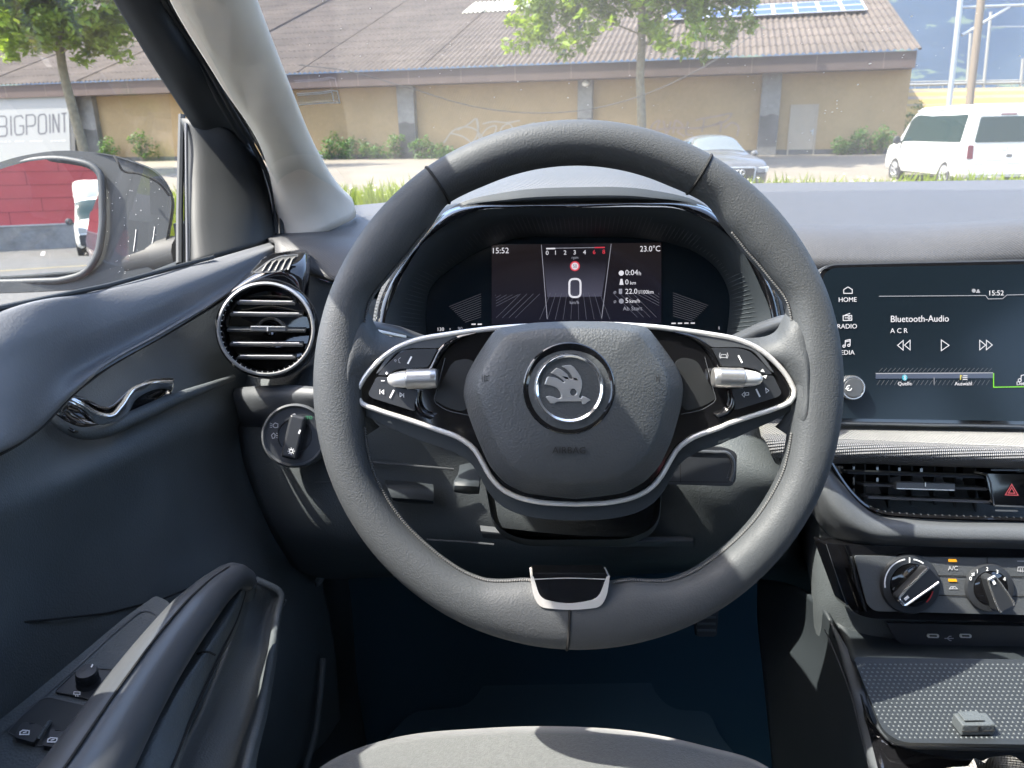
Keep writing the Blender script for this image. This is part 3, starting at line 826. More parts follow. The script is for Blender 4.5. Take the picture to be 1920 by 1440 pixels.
def van(name, label, cat, loc, heading, paint, pop=True, L=4.9, H=1.93, front=False):
    T = place(loc, heading)
    v = thing(name, label, cat, loc)
    st = [(0, .06, .93, .30, 1.08, H, .80), (.06, .06, .95, .28, 1.08, H + .01, .81), (.9, .0, .955, .26, 1.08, H + .02, .82), (2.2, 0, .955, .26, 1.08, H + .02, .82), (L - 1.55, 0, .955, .26, 1.08, H - .01, .81), (L - 1.15, 0, .95, .26, 1.08, H - .28, .80), (L - .72, 0, .945, .26, 1.06, 1.22, .80), (L - .30, 0, .92, .26, .98, 1.02, .76), (L - .06, 0, .84, .30, .84, .88, .66), (L, 0, .74, .36, .66, .70, .60)]
    G = dense(carbody(T, st), 60)
    W = [[T(p) for p in r] for r in G]
    m = MB().grid(W); n = len(W[0])
    m.f.append(tuple(range(n))); m.f.append(tuple(range(len(W) * n - n, len(W) * n)))
    b = m.build('body', paint, v, sharp=50)
    # v runs left belt (5) .. roof .. right belt
    nv = n - 1
    yidx = lambda y: float(np.interp(y, [np.mean([p.y for p in r]) for r in G], range(60)))
    for side in (0, 1):
        vb, vt = (5.15, 6.9) if not side else (nv - 5.15, nv - 6.9)
        MB().grid(patch(W, ((yidx(.35), yidx(L - 1.12)), (yidx(.30), yidx(L - 1.48))), (vb, vt), .006, 1, 14)).build('side_window', M['carglass'], v)
    MB().grid(patch(W, ((yidx(L - .80), yidx(L - .80)), (yidx(L - 1.42), yidx(L - 1.42))), (7.0, 7.0), .008, 1, 2)) if False else None
    ws = []
    for i in range(8):
        u = yidx(L - .76) + (yidx(L - 1.44) - yidx(L - .76)) * i / 7
        ws.append([samp(W, u, 7.0 + (nv - 14.0) * j / 11) + (T((0, .8, .6)) - T((0, 0, 0))) * .012 for j in range(12)])
    MB().grid(ws).build('windscreen', M['carglass'], v)
    def rear(poly, y0, nm, mt, par=v, bev=.01):
        lean = .06
        k = len(poly)
        vv = [T((x, y0 + lean * (z - .3), z)) for x, z in poly] + [T((x, y0 + .03 + lean * (z - .3), z)) for x, z in poly]
        return MB().add(vv, [tuple(range(k)), tuple(range(2*k - 1, k - 1, -1))] + [(i, (i + 1) % k, k + (i + 1) % k, k + i) for i in range(k)]).build(nm, mt, par, bevel=bev)
    def fr_(poly, nm, mt, par=v, y0=L):
        k = len(poly)
        vv = [T((x, y0 + .02, z)) for x, z in poly] + [T((x, y0 - .25, z)) for x, z in poly]
        return MB().add(vv, [tuple(range(k)), tuple(range(2*k - 1, k - 1, -1))] + [(i, (i + 1) % k, k + (i + 1) % k, k + i) for i in range(k)]).build(nm, mt, par, bevel=.015)
    tg = rear(rpoly([(-.80,.62),(.80,.62),(.80,1.12),(.72,1.82),(-.72,1.82),(-.80,1.12)], .05), -.012, 'tailgate', paint)
    rear(rpoly([(-.76,1.14),(.76,1.14),(.68,1.76),(-.68,1.76)], .06), -.026, 'rear_window', M['carglass'])
    rear(rpoly([(-.20,1.79),(.20,1.79),(.20,1.825),(-.20,1.825)], .01), -.024, 'brake_light', M['redlens'])
    for sg in (-1, 1):
        rear(rpoly([(sg*.90,.74),(sg*.90,1.08),(sg*.76,1.08),(sg*.74,.74)][::sg], .03), -.018, 'tail_light', M['redlens'])
    rear(rpoly([(-.62,.72),(.62,.72),(.52,.90),(-.52,.90)], .05), -.02, 'plate_recess', mat('recessed white paint', (.70, .70, .68), .3), tg)
    rear([(-.42,.76),(-.02,.76),(-.02,.86),(-.42,.86)], -.03, 'number_plate', M['plate'], tg)
    rear(rpoly([(.06,.77),(.22,.77),(.22,.86),(.06,.86)], .03), -.028, 'handle_recess', M['concretedark'], tg)
    rear(rpoly([(-.93,.36),(.93,.36),(.93,.58),(-.93,.58)], .06), -.045, 'bumper', paint)
    c = T((-.03, -.045, 1.0)); ax = T((0, -1, 0)) - T((0, 0, 0))
    MB().lathe(c, ax, [(.085, 0), (.085, .012), (.07, .014), (.07, .004), (0, .006)], 28).build('badge', M['alu'], tg)
    m = MB(); xr = T((1, 0, 0)) - T((0, 0, 0))
    for (x0, z0), (x1, z1) in (((-.045,.055),(-.012,-.0)), ((-.012,0),(.0,.03)), ((0,.03),(.012,0)), ((.012,0),(.045,.055)), ((-.055,.02),(-.022,-.06)), ((-.022,-.06),(0,-.015)), ((0,-.015),(.022,-.06)), ((.022,-.06),(.055,.02))):
        m.tube([c + ax * .012 + xr * x0 + UPZ * z0, c + ax * .012 + xr * x1 + UPZ * z1], .008, n=6)
    m.build('badge_mark', M['alu'], tg)
    for sg in (-1, 1):
        a = T((sg * 1.08, L - 1.22, 1.17))
        m = MB(); m.lathe(a - (T((0, 1, 0)) - T((0, 0, 0))) * .05, T((0, 1, 0)) - T((0, 0, 0)), [(.02, 0), (.10, .01), (.12, .05), (.09, .12), (.02, .15)], 16); m.tube([T((sg * .92, L - 1.2, 1.10)), a], .03, n=8)
        m.build('wing_mirror', M['black'] if not front else M['black'], v)
    m = MB(); m.box(T((-.958, .55, .98)), T((.004, 0, 0)) - T((0, 0, 0)), T((0, .05, 0)) - T((0, 0, 0)), UPZ * .035); m.build('fuel_flap', M['concretedark'], v)
    wheelset(T, v, (-.93, .93), (.95, L - .98), .335, .2)
    if pop:
        rows = []
        for k, (s, z) in enumerate(((1.0, 0), (1.01, .03), (.98, .075), (.90, .10), (.5, .115), (.02, .118))):
            rows.append([T((x * s, (y - 1.85) * (s if s > .6 else s) + 1.85, H + .025 + z)) for x, y in rpoly([(-.72, .25), (.72, .25), (.70, 3.30), (.50, 3.55), (-.50, 3.55), (-.70, 3.30)], .22, 6)])
        MB().grid(rows, cu=True).build('pop_up_roof', paint, v)
        m = MB()
        for sg in (-1, 1): m.tube([T((sg * .79, .3, H + .03)), T((sg * .80, 1.8, H + .045)), T((sg * .79, 3.2, H + .03))], .018, n=8)
        m.build('roof_rail', M['alu'], v)
    if front:
        fr_(rpoly([(-.80,.34),(.80,.34),(.82,.72),(-.82,.72)], .08), 'front_bumper', M['black'], y0=L)
        for sg in (-1, 1):
            fr_(rpoly([(sg*.82,.76),(sg*.82,.98),(sg*.56,.94),(sg*.56,.78)][::sg], .03), 'headlight', M['headlens'], y0=L - .03)
        fr_([(-.26,.5),(.26,.5),(.26,.61),(-.26,.61)], 'number_plate', M['plate'], y0=L + .02)
        rows = [[T((x * s, (y - 2) * s + 2, H + z)) for x, y in rpoly([(-.84, .1), (.84, .1), (.84, 3.3), (.6, 3.95), (-.6, 3.95), (-.84, 3.3)], .25, 6)] for s, z in ((1.02, -.05), (1.0, .35), (.96, .48), (.85, .54), (.02, .56))]
        MB().grid(rows, cu=True).build('high_roof', paint, v)
        m = MB(); m.box(T((-.1, 3.55, H + .30)), T((.42, 0, 0)) - T((0, 0, 0)), T((0, .16, -.05)) - T((0, 0, 0)), T((0, .03, .12)) - T((0, 0, 0))); m.build('roof_hatch', M['carglass'], v)
    return v
VY = 20.2
vp = ony(1877, 300, VY)
van('camper_van', 'white camper van with a low pop up roof parked at the right, seen from behind', 'van', (vp.x + .05, VY, tz_(vp.x, VY)), rad(-2), M['whitepaint'])

# grey car facing us
cp = ony(1382, 300, 19.6)
T = place((cp.x, 19.6, tz_(cp.x, 19.6)), rad(180 + 3))
gc = thing('parked_car', 'silver grey car facing the camera, half hidden behind the right of the wheel', 'car', (cp.x, 19.6, tz_(cp.x, 19.6)))
Lc = 4.4
st = [(-.0 - Lc, 0, .74, .34, .74, .78, .62), (-Lc + .15, 0, .84, .24, .88, .95, .70), (-Lc + .7, 0, .88, .22, .92, 1.02, .74), (-3.1, 0, .88, .20, .92, 1.30, .58), (-2.5, 0, .88, .20, .91, 1.39, .56), (-1.95, 0, .88, .20, .90, 1.37, .57), (-1.35, 0, .88, .20, .89, .98, .74), (-.7, 0, .87, .20, .84, .885, .74), (-.25, 0, .84, .22, .76, .80, .70), (-.05, 0, .78, .26, .66, .69, .62), (0, 0, .70, .32, .55, .57, .56)]
st = [(y + 0, l, *r) for y, l, *r in st]
G = dense(carbody(T, st), 64)
W = [[T(p) for p in r] for r in G]
m = MB().grid(W); n = len(W[0]); m.f.append(tuple(range(n))); m.f.append(tuple(range(len(W) * n - n, len(W) * n)))
m.build('body', M['silverpaint'], gc, sharp=60)
yi = lambda y: float(np.interp(y, [np.mean([p.y for p in r]) for r in G], range(64)))
wsr = []
for i in range(10):
    u = yi(-1.42) + (yi(-1.93) - yi(-1.42)) * i / 9
    wsr.append([samp(W, u, 7.3 + (n - 1 - 14.6) * j / 13) + (T((0, .6, .8)) - T((0, 0, 0))) * .012 for j in range(14)])
M['paleglass'] = mat('car glass with painted sky sheen', (.10, .115, .115), .08, spec=.6, coat=.4)  # pale base colour stands for the sky reflected in it
MB().grid(wsr).build('windscreen', M['paleglass'], gc)
for side in (0, 1):
    vb, vt = (5.2, 6.8) if not side else (n - 1 - 5.2, n - 1 - 6.8)
    MB().grid(patch(W, ((yi(-3.2), yi(-1.55)), (yi(-2.95), yi(-1.95))), (vb, vt), .006, 1, 12)).build('side_window', M['carglass'], gc)
def frp(poly, y0, nm, mt, par=gc, th=.2):
    k = len(poly)
    vv = [T((x, y0, z)) for x, z in poly] + [T((x, y0 - th, z)) for x, z in poly]
    return MB().add(vv, [tuple(range(k)), tuple(range(2*k - 1, k - 1, -1))] + [(i, (i + 1) % k, k + (i + 1) % k, k + i) for i in range(k)]).build(nm, mt, par, bevel=.012)
frp(rpoly([(-.46,.30),(.46,.30),(.50,.68),(-.50,.68)], .06), .030, 'grille_surround', M['galv'])
gr_ = frp(rpoly([(-.42,.33),(.42,.33),(.455,.65),(-.455,.65)], .05), .042, 'grille', M['tyre'])
for k in range(4):
    c = T((-.135 + .09 * k, .05, .55)); ax = T((0, 1, 0)) - T((0, 0, 0))
    xr = T((1, 0, 0)) - T((0, 0, 0))
    m = MB(); m.ring([c + xr * .055 * math.cos(2*PI*j/20) + UPZ * .055 * math.sin(2*PI*j/20) for j in range(20)], .009, 6); m.build('badge_ring', M['alu'], gr_)
for sg in (-1, 1):
    frp(rpoly([(sg*.54,.52),(sg*.80,.54),(sg*.83,.68),(sg*.56,.66)][::sg], .03), -.03, 'headlight', M['headlens'])
    m = MB(); m.lathe(T((sg * .98, -1.55, .93)), T((0, 1, 0)) - T((0, 0, 0)), [(.02, -.1), (.08, -.06), (.10, 0), (.07, .08), (.02, .1)], 14); m.tube([T((sg * .84, -1.5, .88)), T((sg * .97, -1.54, .92))], .025, n=6); m.build('wing_mirror', M['silverpaint'], gc)
wheelset(T, gc, (-.85, .85), (-.85, -3.45), .31, .2)

# ---- behind the car: what the door mirror shows
rb = thing('red_building', 'red panelled building on a grey concrete plinth, seen in the door mirror', 'building', (-8, -41, 0))
m = MB()
RY = -41.0
rr_ = random.Random(2)
m2 = MB()
m.box((-10, RY - .2, 5.5), (22, 0, 0), (0, .1, 0), (0, 0, 4.4)); m.build('wall', M['redwall'], rb)
sm = MB()
for r_ in range(13):
    z = 1.15 + r_ * .6
    sm.box((-10, RY - .093, z), (22, 0, 0), (0, .004, 0), (0, 0, .010))
    for k in range(14):
        x = -31 + k * 3.2 + (r_ * 1.37) % 3.2
        sm.box((x, RY - .093, z + .30), (.012, 0, 0), (0, .004, 0), (0, 0, .29))
sm.build('panel_joint', mat('dark red joint', (.16, .015, .02), .6), rb, smooth=False)
m = MB(); m.box((-10, RY + .10, .5), (22, 0, 0), (0, .3, 0), (0, 0, .60)); m.build('plinth', M['concrete'], rb)
m = MB(); m.box((-10, RY + .10, 1.13), (22, 0, 0), (0, .34, 0), (0, 0, .03)); m.build('plinth_cap', M['paintline'], rb)
van('motorhome', 'white high roofed van parked behind, seen in the door mirror', 'van', (1.25, -33.5, 0), rad(3), M['whitepaint'], pop=False, L=5.4, H=2.05, front=True)
for i in range(6):
    x = 1.4 - i * 2.5
    o = MB().add([(x, -36.5, .012), (x + .12, -36.5, .012), (x + .12, -31.5, .012), (x, -31.5, .012)], [(0, 1, 2, 3)]).build('parking_line', M['paintline'], None, loc=(x, -34, .012))
    tag(o, 'white bay line on the dark lot, seen in the door mirror', 'road marking', 'white bay lines behind the car', 'structure')
o = MB().add([(-30, -21.2, .012), (10, -21.2, .012), (10, -21.05, .012), (-30, -21.05, .012)], [(0, 1, 2, 3)]).build('yellow_line', M['yellowline'], None, loc=(-10, -9, .012))
tag(o, 'yellow line across the lot, seen in the door mirror', 'road marking', None, 'structure')
# ================================================================== the car shell
car = thing('car', 'inside of a parked car, pale pillar trim and wide windscreen above the dashboard', 'car', (0.40, 0.2, 0))
loft('pillar_trim', [
    [(180,-430,.44),(220,-430,.42),(280,-430,.41),(330,-430,.42),(350,-430,.45)],
    [(262,-190,.50),(300,-190,.49),(360,-190,.49),(402,-190,.51),(418,-190,.55)],
    [(318,0,.635),(345,0,.62),(420,0,.62),(472,0,.64),(482,0,.68)],
    [(408,150,.75),(432,150,.735),(488,150,.735),(531,150,.75),(538,150,.79)],
    [(494,290,.885),(512,290,.865),(555,290,.865),(588,288,.885),(596,284,.94)],
    [(513,370,.95),(530,372,.935),(580,368,.94),(628,358,.97),(640,352,1.04)],
    [(519,428,.97),(540,420,.955),(598,404,.96),(650,384,1.0),(662,376,1.07)],
    [(520,470,.97),(545,462,.96),(600,440,.965),(655,415,1.0),(668,400,1.07)]], M['pillar'], car, nu=36, nv=60, thick=.004)
# the pillar behind the trim has real depth: trim face in front, metal behind
prow = [[(180,-430,.46),(280,-430,.44),(345,-430,.47)], [(270,-190,.52),(340,-190,.51),(414,-190,.57)], [(322,0,.66),(400,0,.65),(478,0,.70)], [(412,150,.77),(470,150,.76),(533,150,.81)], [(498,290,.90),(545,290,.89),(591,286,.96)], [(515,370,.97),(570,368,.96),(628,356,1.05)]]
rr = []
for r in [[V(c) for c in crom([tuple(P(*r_[j])) for r_ in prow], 24)] for j in range(3)]: rr.append(r)
loop_ = []
for i in range(24):
    a, b, c = rr[0][i], rr[1][i], rr[2][i]
    bk = lambda q, k: q + (q - CAM).normalized() * k
    loop_.append([a, b, c, bk(c, .085), bk(b, .10).lerp(bk(c, .09), .5), bk(a, .07)])
MB().grid(loop_, cu=True).build('front_pillar', M['black'], car)
# little ribbed defroster comb at the pillar's edge
m = MB()
for k in range(14):
    t = k / 13
    x, y = 597 + 22 * t ** 1.25, 291 + 66 * t
    m.tube([P(x - 1, y, .925 + .06 * t), P(x + 7, y + 1.5, .935 + .06 * t)], .0011, n=6)
m.build('defroster_comb', M['pillar'], car)
# windscreen: from the dash edge up to the roof header
ws_rows = []
for k in range(9):
    t = k / 8
    y = 1.33 - .98 * t; z = 1.005 + .40 * t + .02 * math.sin(PI * t)
    hw = .70 - .11 * t
    ws_rows.append([V((.40 + hw * s, y - .17 * s * s * (1 - .3 * t), z - .012 * s * s)) for s in np.linspace(-1, 1, 25)])
MB().grid(ws_rows).build('windscreen', M['screen'], car)
# dried specks on the outside of the windscreen
rs = random.Random(11)
m = MB()
from mathutils.bvhtree import BVHTree
_wv = [p for r in ws_rows for p in r]
ws_tree = BVHTree.FromPolygons(_wv, [(i*25+j, i*25+j+1, i*25+j+26, i*25+j+25) for i in range(8) for j in range(24)])
def ws_pt(px, py):
    r = D(px, py).normalized()
    p, n, _, _ = ws_tree.ray_cast(CAM, r)
    if p is None: return None, None
    return p, (n if n.y > 0 else -n)         # n points out of the car
spots = [(1668,60,2.2),(1710,38,2.0),(1655,64,2),(1609,165,3),(1695,110,1.6),(1692,115,1.4),(1632,126,2.6),(1545,143,1.6),(1570,195,1.8),(1548,213,1.8),(1547,218,1.6),(1570,209,2.2),(1561,216,2),(1570,201,1.4),(1578,215,1.4),
         (1720,130,1.5),(1912,112,2.2),(1770,97,1.3),(1505,255,1.6),(1522,255,2),(1518,268,1.6),(1482,273,1.5),(1514,289,1.5),(1455,270,1.3),(972,160,1.4),(830,110,1.2),(1068,163,1.6),(1066,190,1.8),(928,189,1.2),(978,175,1.2),(1102,170,1.4),(1103,203,1.6),(600,150,1.3),(642,155,1),(690,90,1)]
spots += [(rs.uniform(560, 1900), rs.uniform(5, 330), rs.uniform(.5, 1.1)) for _ in range(130)]
for px, py, s in spots:
    p, n = ws_pt(px, py)
    if p is None: continue
    r = s * .0006
    a = n.orthogonal().normalized(); b = n.cross(a)
    q = [p + n * .004 + a * math.cos(2*PI*k/7) * r * rs.uniform(.6, 1.3) + b * math.sin(2*PI*k/7) * r * rs.uniform(.6, 1.3) for k in range(7)]
    m.add(q, [tuple(range(7))])
m.build('dirt_speck', M['speck'], car, smooth=False)['kind'] = 'stuff'
# roof, rails, header, far side, rear: closes the cabin round the camera
def bx(mb, x0, x1, y0, y1, z0, z1):
    return mb.box(((x0+x1)/2, (y0+y1)/2, (z0+z1)/2), ((x1-x0)/2, 0, 0), (0, (y1-y0)/2, 0), (0, 0, (z1-z0)/2))
m = MB()
rr = []
for k in range(13):
    y = .36 - 2.1 * k / 12
    zt = 1.415 + .03 * math.sin(PI * min(1, k / 12 * .9 + .1))
    rr.append([V((.40 + .60 * s, y - .10 * s * s * (1 if k == 0 else 0), zt - .035 * s ** 4)) for s in np.linspace(-1, 1, 17)])
m.grid(rr); m.grid([[p + V((0, 0, .03)) for p in r] for r in rr])
m.build('roof', M['lining'], car)
# side rails (roof edge), both sides, follow on from the front pillars
m = MB()
for sgn in (-1, 1):
    m.tube([V((.40 + sgn * x, y, z)) for x, y, z in ((.607,.58,1.30),(.603,.45,1.355),(.60,.28,1.395),(.60,-.3,1.405),(.60,-1.0,1.40),(.61,-1.6,1.35))], .027, n=12)
    m.build('roof_rail', M['lining'], car); m = MB()
m = MB()
for sgn in (-1, 1):
    m.tube([V((.40 + sgn * x, y, z)) for x, y, z in ((.688,.58,1.325),(.666,.45,1.355),(.660,.34,1.363),(.658,-.3,1.366),(.658,-1.0,1.35))], .035, n=12)
    m.build('door_head_rail', M['black'], car); m = MB()
m = MB()
for sgn in (-1, 1):
    x0 = .40 + sgn * .66
    m.box((x0 + sgn*.06, -.42, 1.22), (.02, 0, 0), (0, .055, 0), (-sgn * .055, 0, .19))         # middle pillars
    m.build('middle_pillar', M['pillar'], car); m = MB()
    m.box((x0 + sgn*.10, -1.45, 1.2), (.02, 0, 0), (0, .25, 0), (-sgn * .06, 0, .19)); m.build('rear_pillar', M['pillar'], car); m = MB()
m = MB()
bx(m, .40 + .755, .40 + .80, -1.7, 1.15, .25, 1.02)       # far flank
bx(m, .40 - .765, .40 - .735, -1.75, -.42, .25, 1.02)     # near rear flank
bx(m, .40 - .76, .40 + .76, -1.80, -1.72, .25, 1.06)     # tail
bx(m, -.36, 1.16, 1.55, 1.60, .25, 1.0)                  # bulkhead
bx(m, -.385, -.36, 1.051, 1.60, .25, .99); bx(m, 1.156, 1.18, 1.151, 1.60, .25, .99); bx(m, -.392, -.37, .99, 1.28, .90, 1.10); bx(m, -.395, -.372, .925, .99, .90, 1.055)  # last two boxes: unseen fills added to stop sun leaks
m.build('body_side', M['black'], car)
m = MB(); bx(m, .40 - .60, .40 + .60, -1.15, -1.0, .5, 1.12); bx(m, .40 - .60, .40 + .60, -1.1, -.55, .4, .62)
m.build('rear_bench', M['seat'], car, bevel=.03)
# floor and firewall
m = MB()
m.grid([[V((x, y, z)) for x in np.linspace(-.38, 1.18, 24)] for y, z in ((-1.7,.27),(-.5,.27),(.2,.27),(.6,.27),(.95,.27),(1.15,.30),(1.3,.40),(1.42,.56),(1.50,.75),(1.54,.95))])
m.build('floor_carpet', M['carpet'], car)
# outer red flank, seen in the door mirror
M['redpaint'] = mat('red car paint', (.17, .012, .014), .25, spec=.5, coat=1.0)
m = MB()
ys = np.linspace(-1.75, 1.0, 30)
def flank(y, t):
    bulge = .035 * math.sin(PI * min(1, max(0, (y + 1.9) / 3.2)))
    x = -.405 - bulge - .03 * math.sin(PI * t) - .05 * max(0, -y - .5) * max(0, 1 - abs(t - .85) * 4) * .6
    return V((x, y, .30 + (.66 + .14 * sstep((-.1 - y) / .5)) * t))
m.grid([[flank(y, t) for t in np.linspace(0, 1, 14)] for y in ys])
m.build('outer_flank', M['redpaint'], car)
MB().grid([[V((-.425 + .13 * t, y, 1.10 + .27 * t)) for t in (0, .5, 1)] for y in np.linspace(-1.6, -.42, 8)]).build('rear_side_glass', M['carglass'], car)

m = MB()
m.grid([[V((.40 + .72 * s * (1 - .10 * t * t), 1.26 + 1.05 * t - .12 * s * s, .985 - .17 * t * t - .03 * s ** 4 - .02)) for s in np.linspace(-1, 1, 15)] for t in np.linspace(0, 1, 10)])
m.build('bonnet', M['redpaint'], car)

# ================================================================== dashboard
dash = thing('dashboard', 'dark grey dashboard stretching across the car under the windscreen', 'dashboard', (0.40, 0.75, .7))
loft('dash_top', [
    [(440,420,1.14),(560,396,1.17),(700,382,1.24),(900,362,1.30),(1100,352,1.33),(1400,344,1.34),(1700,340,1.32),(1920,337,1.29),(2200,334,1.2)],
    [(480,436,1.0),(560,424,1.02),(660,412,1.06),(850,395,1.10),(1100,380,1.12),(1420,372,1.12),(1700,368,1.10),(1920,366,1.08),(2200,360,1.0)],
    [(500,446,.93),(560,440,.94),(640,440,.95),(820,430,.96),(1100,425,.97),(1440,420,.95),(1700,420,.93),(1920,418,.92),(2200,410,.88)],
    [(515,458,.88),(560,462,.87),(610,472,.86),(760,490,.85),(1100,495,.84),(1480,482,.77),(1700,480,.765),(1920,477,.76),(2200,470,.75)],
    [(516,490,.87),(560,500,.85),(612,520,.835),(740,540,.83),(1100,560,.83),(1490,505,.765),(1700,502,.76),(1920,498,.76),(2200,490,.75)]], M['dash'], dash, nu=90, nv=50, thick=.006)
loft('dash_body', [
    [(420,540,.93),(520,500,.885),(590,520,.85),(700,560,.845),(1085,600,.84),(1440,590,.81),(1560,560,.81),(2200,540,.81)],
    [(425,640,.90),(520,640,.86),(600,650,.84),(700,660,.85),(1085,690,.86),(1440,690,.82),(1560,690,.81),(2200,690,.81)],
    [(440,735,.86),(520,735,.83),(600,735,.815),(700,760,.83),(1085,780,.86),(1300,780,.78),(1440,775,.77),(1560,790,.80),(2200,790,.80)],
    [(455,860,.85),(540,870,.82),(620,875,.81),(700,870,.83),(1085,880,.87),(1290,885,.76),(1450,890,.74),(1506,892,.86),(1556,900,.80),(2200,900,.80)],
    [(500,980,.86),(580,990,.83),(640,1000,.83),(720,1005,.85),(1085,1020,.88),(1290,1015,.80),(1440,1010,.78),(1500,1020,.92),(1548,1030,.752),(2200,1030,.755)],
    [(540,1050,.93),(600,1060,.90),(660,1060,.90),(740,1062,.92),(1085,1072,.95),(1430,1085,.98),(1490,1110,.98),(1546,1120,.755),(2200,1120,.76)],
    [(560,1070,1.15),(610,1080,1.15),(670,1080,1.15),(750,1080,1.15),(1085,1082,1.15),(1420,1095,1.1),(1500,1180,1.0),(1560,1200,.76),(2200,1170,.78)]], M['dark'], dash, nu=90, nv=60, thick=.004)
# raised soft ledge right of the pillar, with the shadowed hollow before the round vent
loft('ledge', [
    [(436,728,.835),(480,724,.81),(540,722,.79),(620,728,.775),(690,735,.775)],
    [(438,745,.825),(482,742,.80),(540,740,.783),(620,742,.77),(690,750,.77)],
    [(442,765,.83),(486,764,.805),(544,762,.79),(620,764,.778),(690,770,.778)],
    [(452,800,.85),(496,800,.83),(550,800,.815),(620,800,.81),(690,800,.81)]], M['grey'], dash, nu=30, nv=16, thick=.004)
# lines of the knee panel
m = MB()
m.tube([P(684, 866, .822), P(760, 872, .835), P(850, 880, .852)], .0014, n=8)
m.tube([P(800, 1012, .85), P(860, 1015, .858), P(926, 1021, .864)], .0012, n=8)
m.tube([P(590, 905, .812), P(640, 903, .812), P(690, 905, .82)], .0009, n=8)
m.build('panel_edge', M['grey'], dash)
loft('fuse_box_grip', [
    [(722,900,.835),(770,903,.84),(812,908,.845)],
    [(726,914,.818),(770,916,.822),(813,918,.828)],
    [(734,932,.815),(775,934,.82),(813,938,.826)],
    [(738,940,.84),(778,944,.845),(812,944,.85)]], M['black'], dash, nu=14, nv=12)
# steering column shroud
fr = CF(.66)
m = MB()
rows = []
for d, s, dy in ((.57, 1.0, 0), (.62, 1.03, 4), (.70, 1.06, 10), (.82, 1.02, 20)):
    pl = rpoly([(930, 800), (1210, 800), (1242, 880), (1236, 985), (1180, 1012), (975, 1012), (925, 985), (905, 880)], 34, 6)
    rows.append([P(1078 + (x - 1078) * s * .57 / d * (1 + (d - .57) * 1.2), 850 + (y - 850) * s + dy * .2, d) for x, y in pl])
m.grid(rows, cu=True)
m.build('column_shroud', M['black'], dash)
loft('column_cover_edge', [
    [(900,985,.80),(1085,1004,.79),(1300,1006,.80)],
    [(902,996,.79),(1085,1012,.78),(1300,1014,.79)],
    [(905,1008,.80),(1085,1024,.79),(1300,1024,.80)]], M['grey'], dash, nu=20, nv=8)

# ---- instrument cluster
clu = MB()
def mir(rows_):
    out = []
    for r in rows_:
        full = list(r)
        c = 1084.0
        for q in reversed(r[:-1]): full.append((2 * c - q[0] + (q[1] - 345) * .012, q[1] - 4, q[2]))
        out.append(full)
    return out
cluster = MB().grid(rowsm(mir([
    [(690,660,.76),(720,560,.80),(770,450,.88),(860,345,.95),(960,304,.97),(1084,290,.98)],
    [(692,640,.70),(712,560,.71),(770,455,.73),(850,372,.75),(950,328,.76),(1084,314,.76)],
    [(696,630,.687),(708,560,.690),(776,452,.692),(850,384,.692),(950,352,.692),(1084,342,.692)],
    [(699,626,.684),(711,562,.685),(783,449,.684),(852,386,.682),(950,360,.682),(1084,351,.682)]]), 80, 24)).build('hood', M['hoodskin'], dash)
loft('hood_lip', mir([
    [(699,626,.684),(711,562,.685),(783,449,.684),(852,386,.682),(950,360,.682),(1084,351,.682)],
    [(702,627,.683),(715,564,.684),(789,449,.682),(862,388,.680),(955,374,.678),(1084,368,.678)],
    [(704,628,.688),(718,566,.690),(795,448,.692),(872,392,.694),(960,388,.695),(1084,386,.695)]]), M['black'], cluster, nu=80, nv=10)
loft('gloss_surround', mir([
    [(701,632,.682),(712,566,.683),(786,452,.681),(846,391,.679),(884,384,.678),(960,383,.678),(1084,381,.678)],
    [(712,632,.672),(724,568,.672),(797,448,.667),(856,402,.665),(892,391,.667),(960,387.5,.668),(1084,386,.668)],
    [(722,632,.674),(733,570,.674),(803,447,.670),(862,408,.668),(898,394,.670),(960,390,.671),(1084,389,.671)]]), M['gloss'], cluster, nu=90, nv=10)
mask = [(801,640),(798,590),(805,545),(855,497),(913,464),(955,450),(1080,445),(1222,450),(1284,464),(1347,508),(1367,552),(1367,592),(1360,640)]
inn = [(722,640),(722,600),(741,548),(803,447),(898,394),(960,390),(1084,389),(1208,388),(1270,391),(1366,440),(1427,540),(1446,592),(1446,640)]
ou = crom(inn, 70); ma = crom(mask, 70)
m = MB()
rws = []
for t in np.linspace(0, 1, 10):
    rws.append([P(a[0]*(1-t)+b[0]*t, a[1]*(1-t)+b[1]*t, .671 + .066 * t - .012*math.sin(PI*t)) for a, b in zip(ou, ma)])
m.grid(rws)
m.build('cluster_shroud', M['black'], cluster)
m = MB()
for k in range(110):
    q = (k + .5) / 110 * 69; i = int(q); u = q - i
    a = ou[i] * (1-u) + ou[min(69, i+1)] * u; b = ma[i] * (1-u) + ma[min(69, i+1)] * u
    t0, t1 = (.30, .9) if .36 < k / 110 < .64 else ((.5, .92) if .25 < k / 110 < .75 else (.35, .95))
    if .15 < k / 110 < .25 or .75 < k/110 < .85: t0, t1 = .75, .9
    m.tube([P(a[0]*(1-t)+b[0]*t, a[1]*(1-t)+b[1]*t, .6702 + .066 * t - .012*math.sin(PI*t)) for t in np.linspace(t0, t1, 5)], [.0001, .0003, .00035, .0003, .0001], n=5)
m.build('shroud_rib', M['dark'], cluster)
fs = CF(.738)
big = [(x, y) for x, y in crom([(740,700),(760,560),(850,480),(920,455),(1080,440),(1240,452),(1320,480),(1400,560),(1420,700)], 40)]
plate('display', CF(.7395), [big], -.002, 0, M['lcd'], cluster)
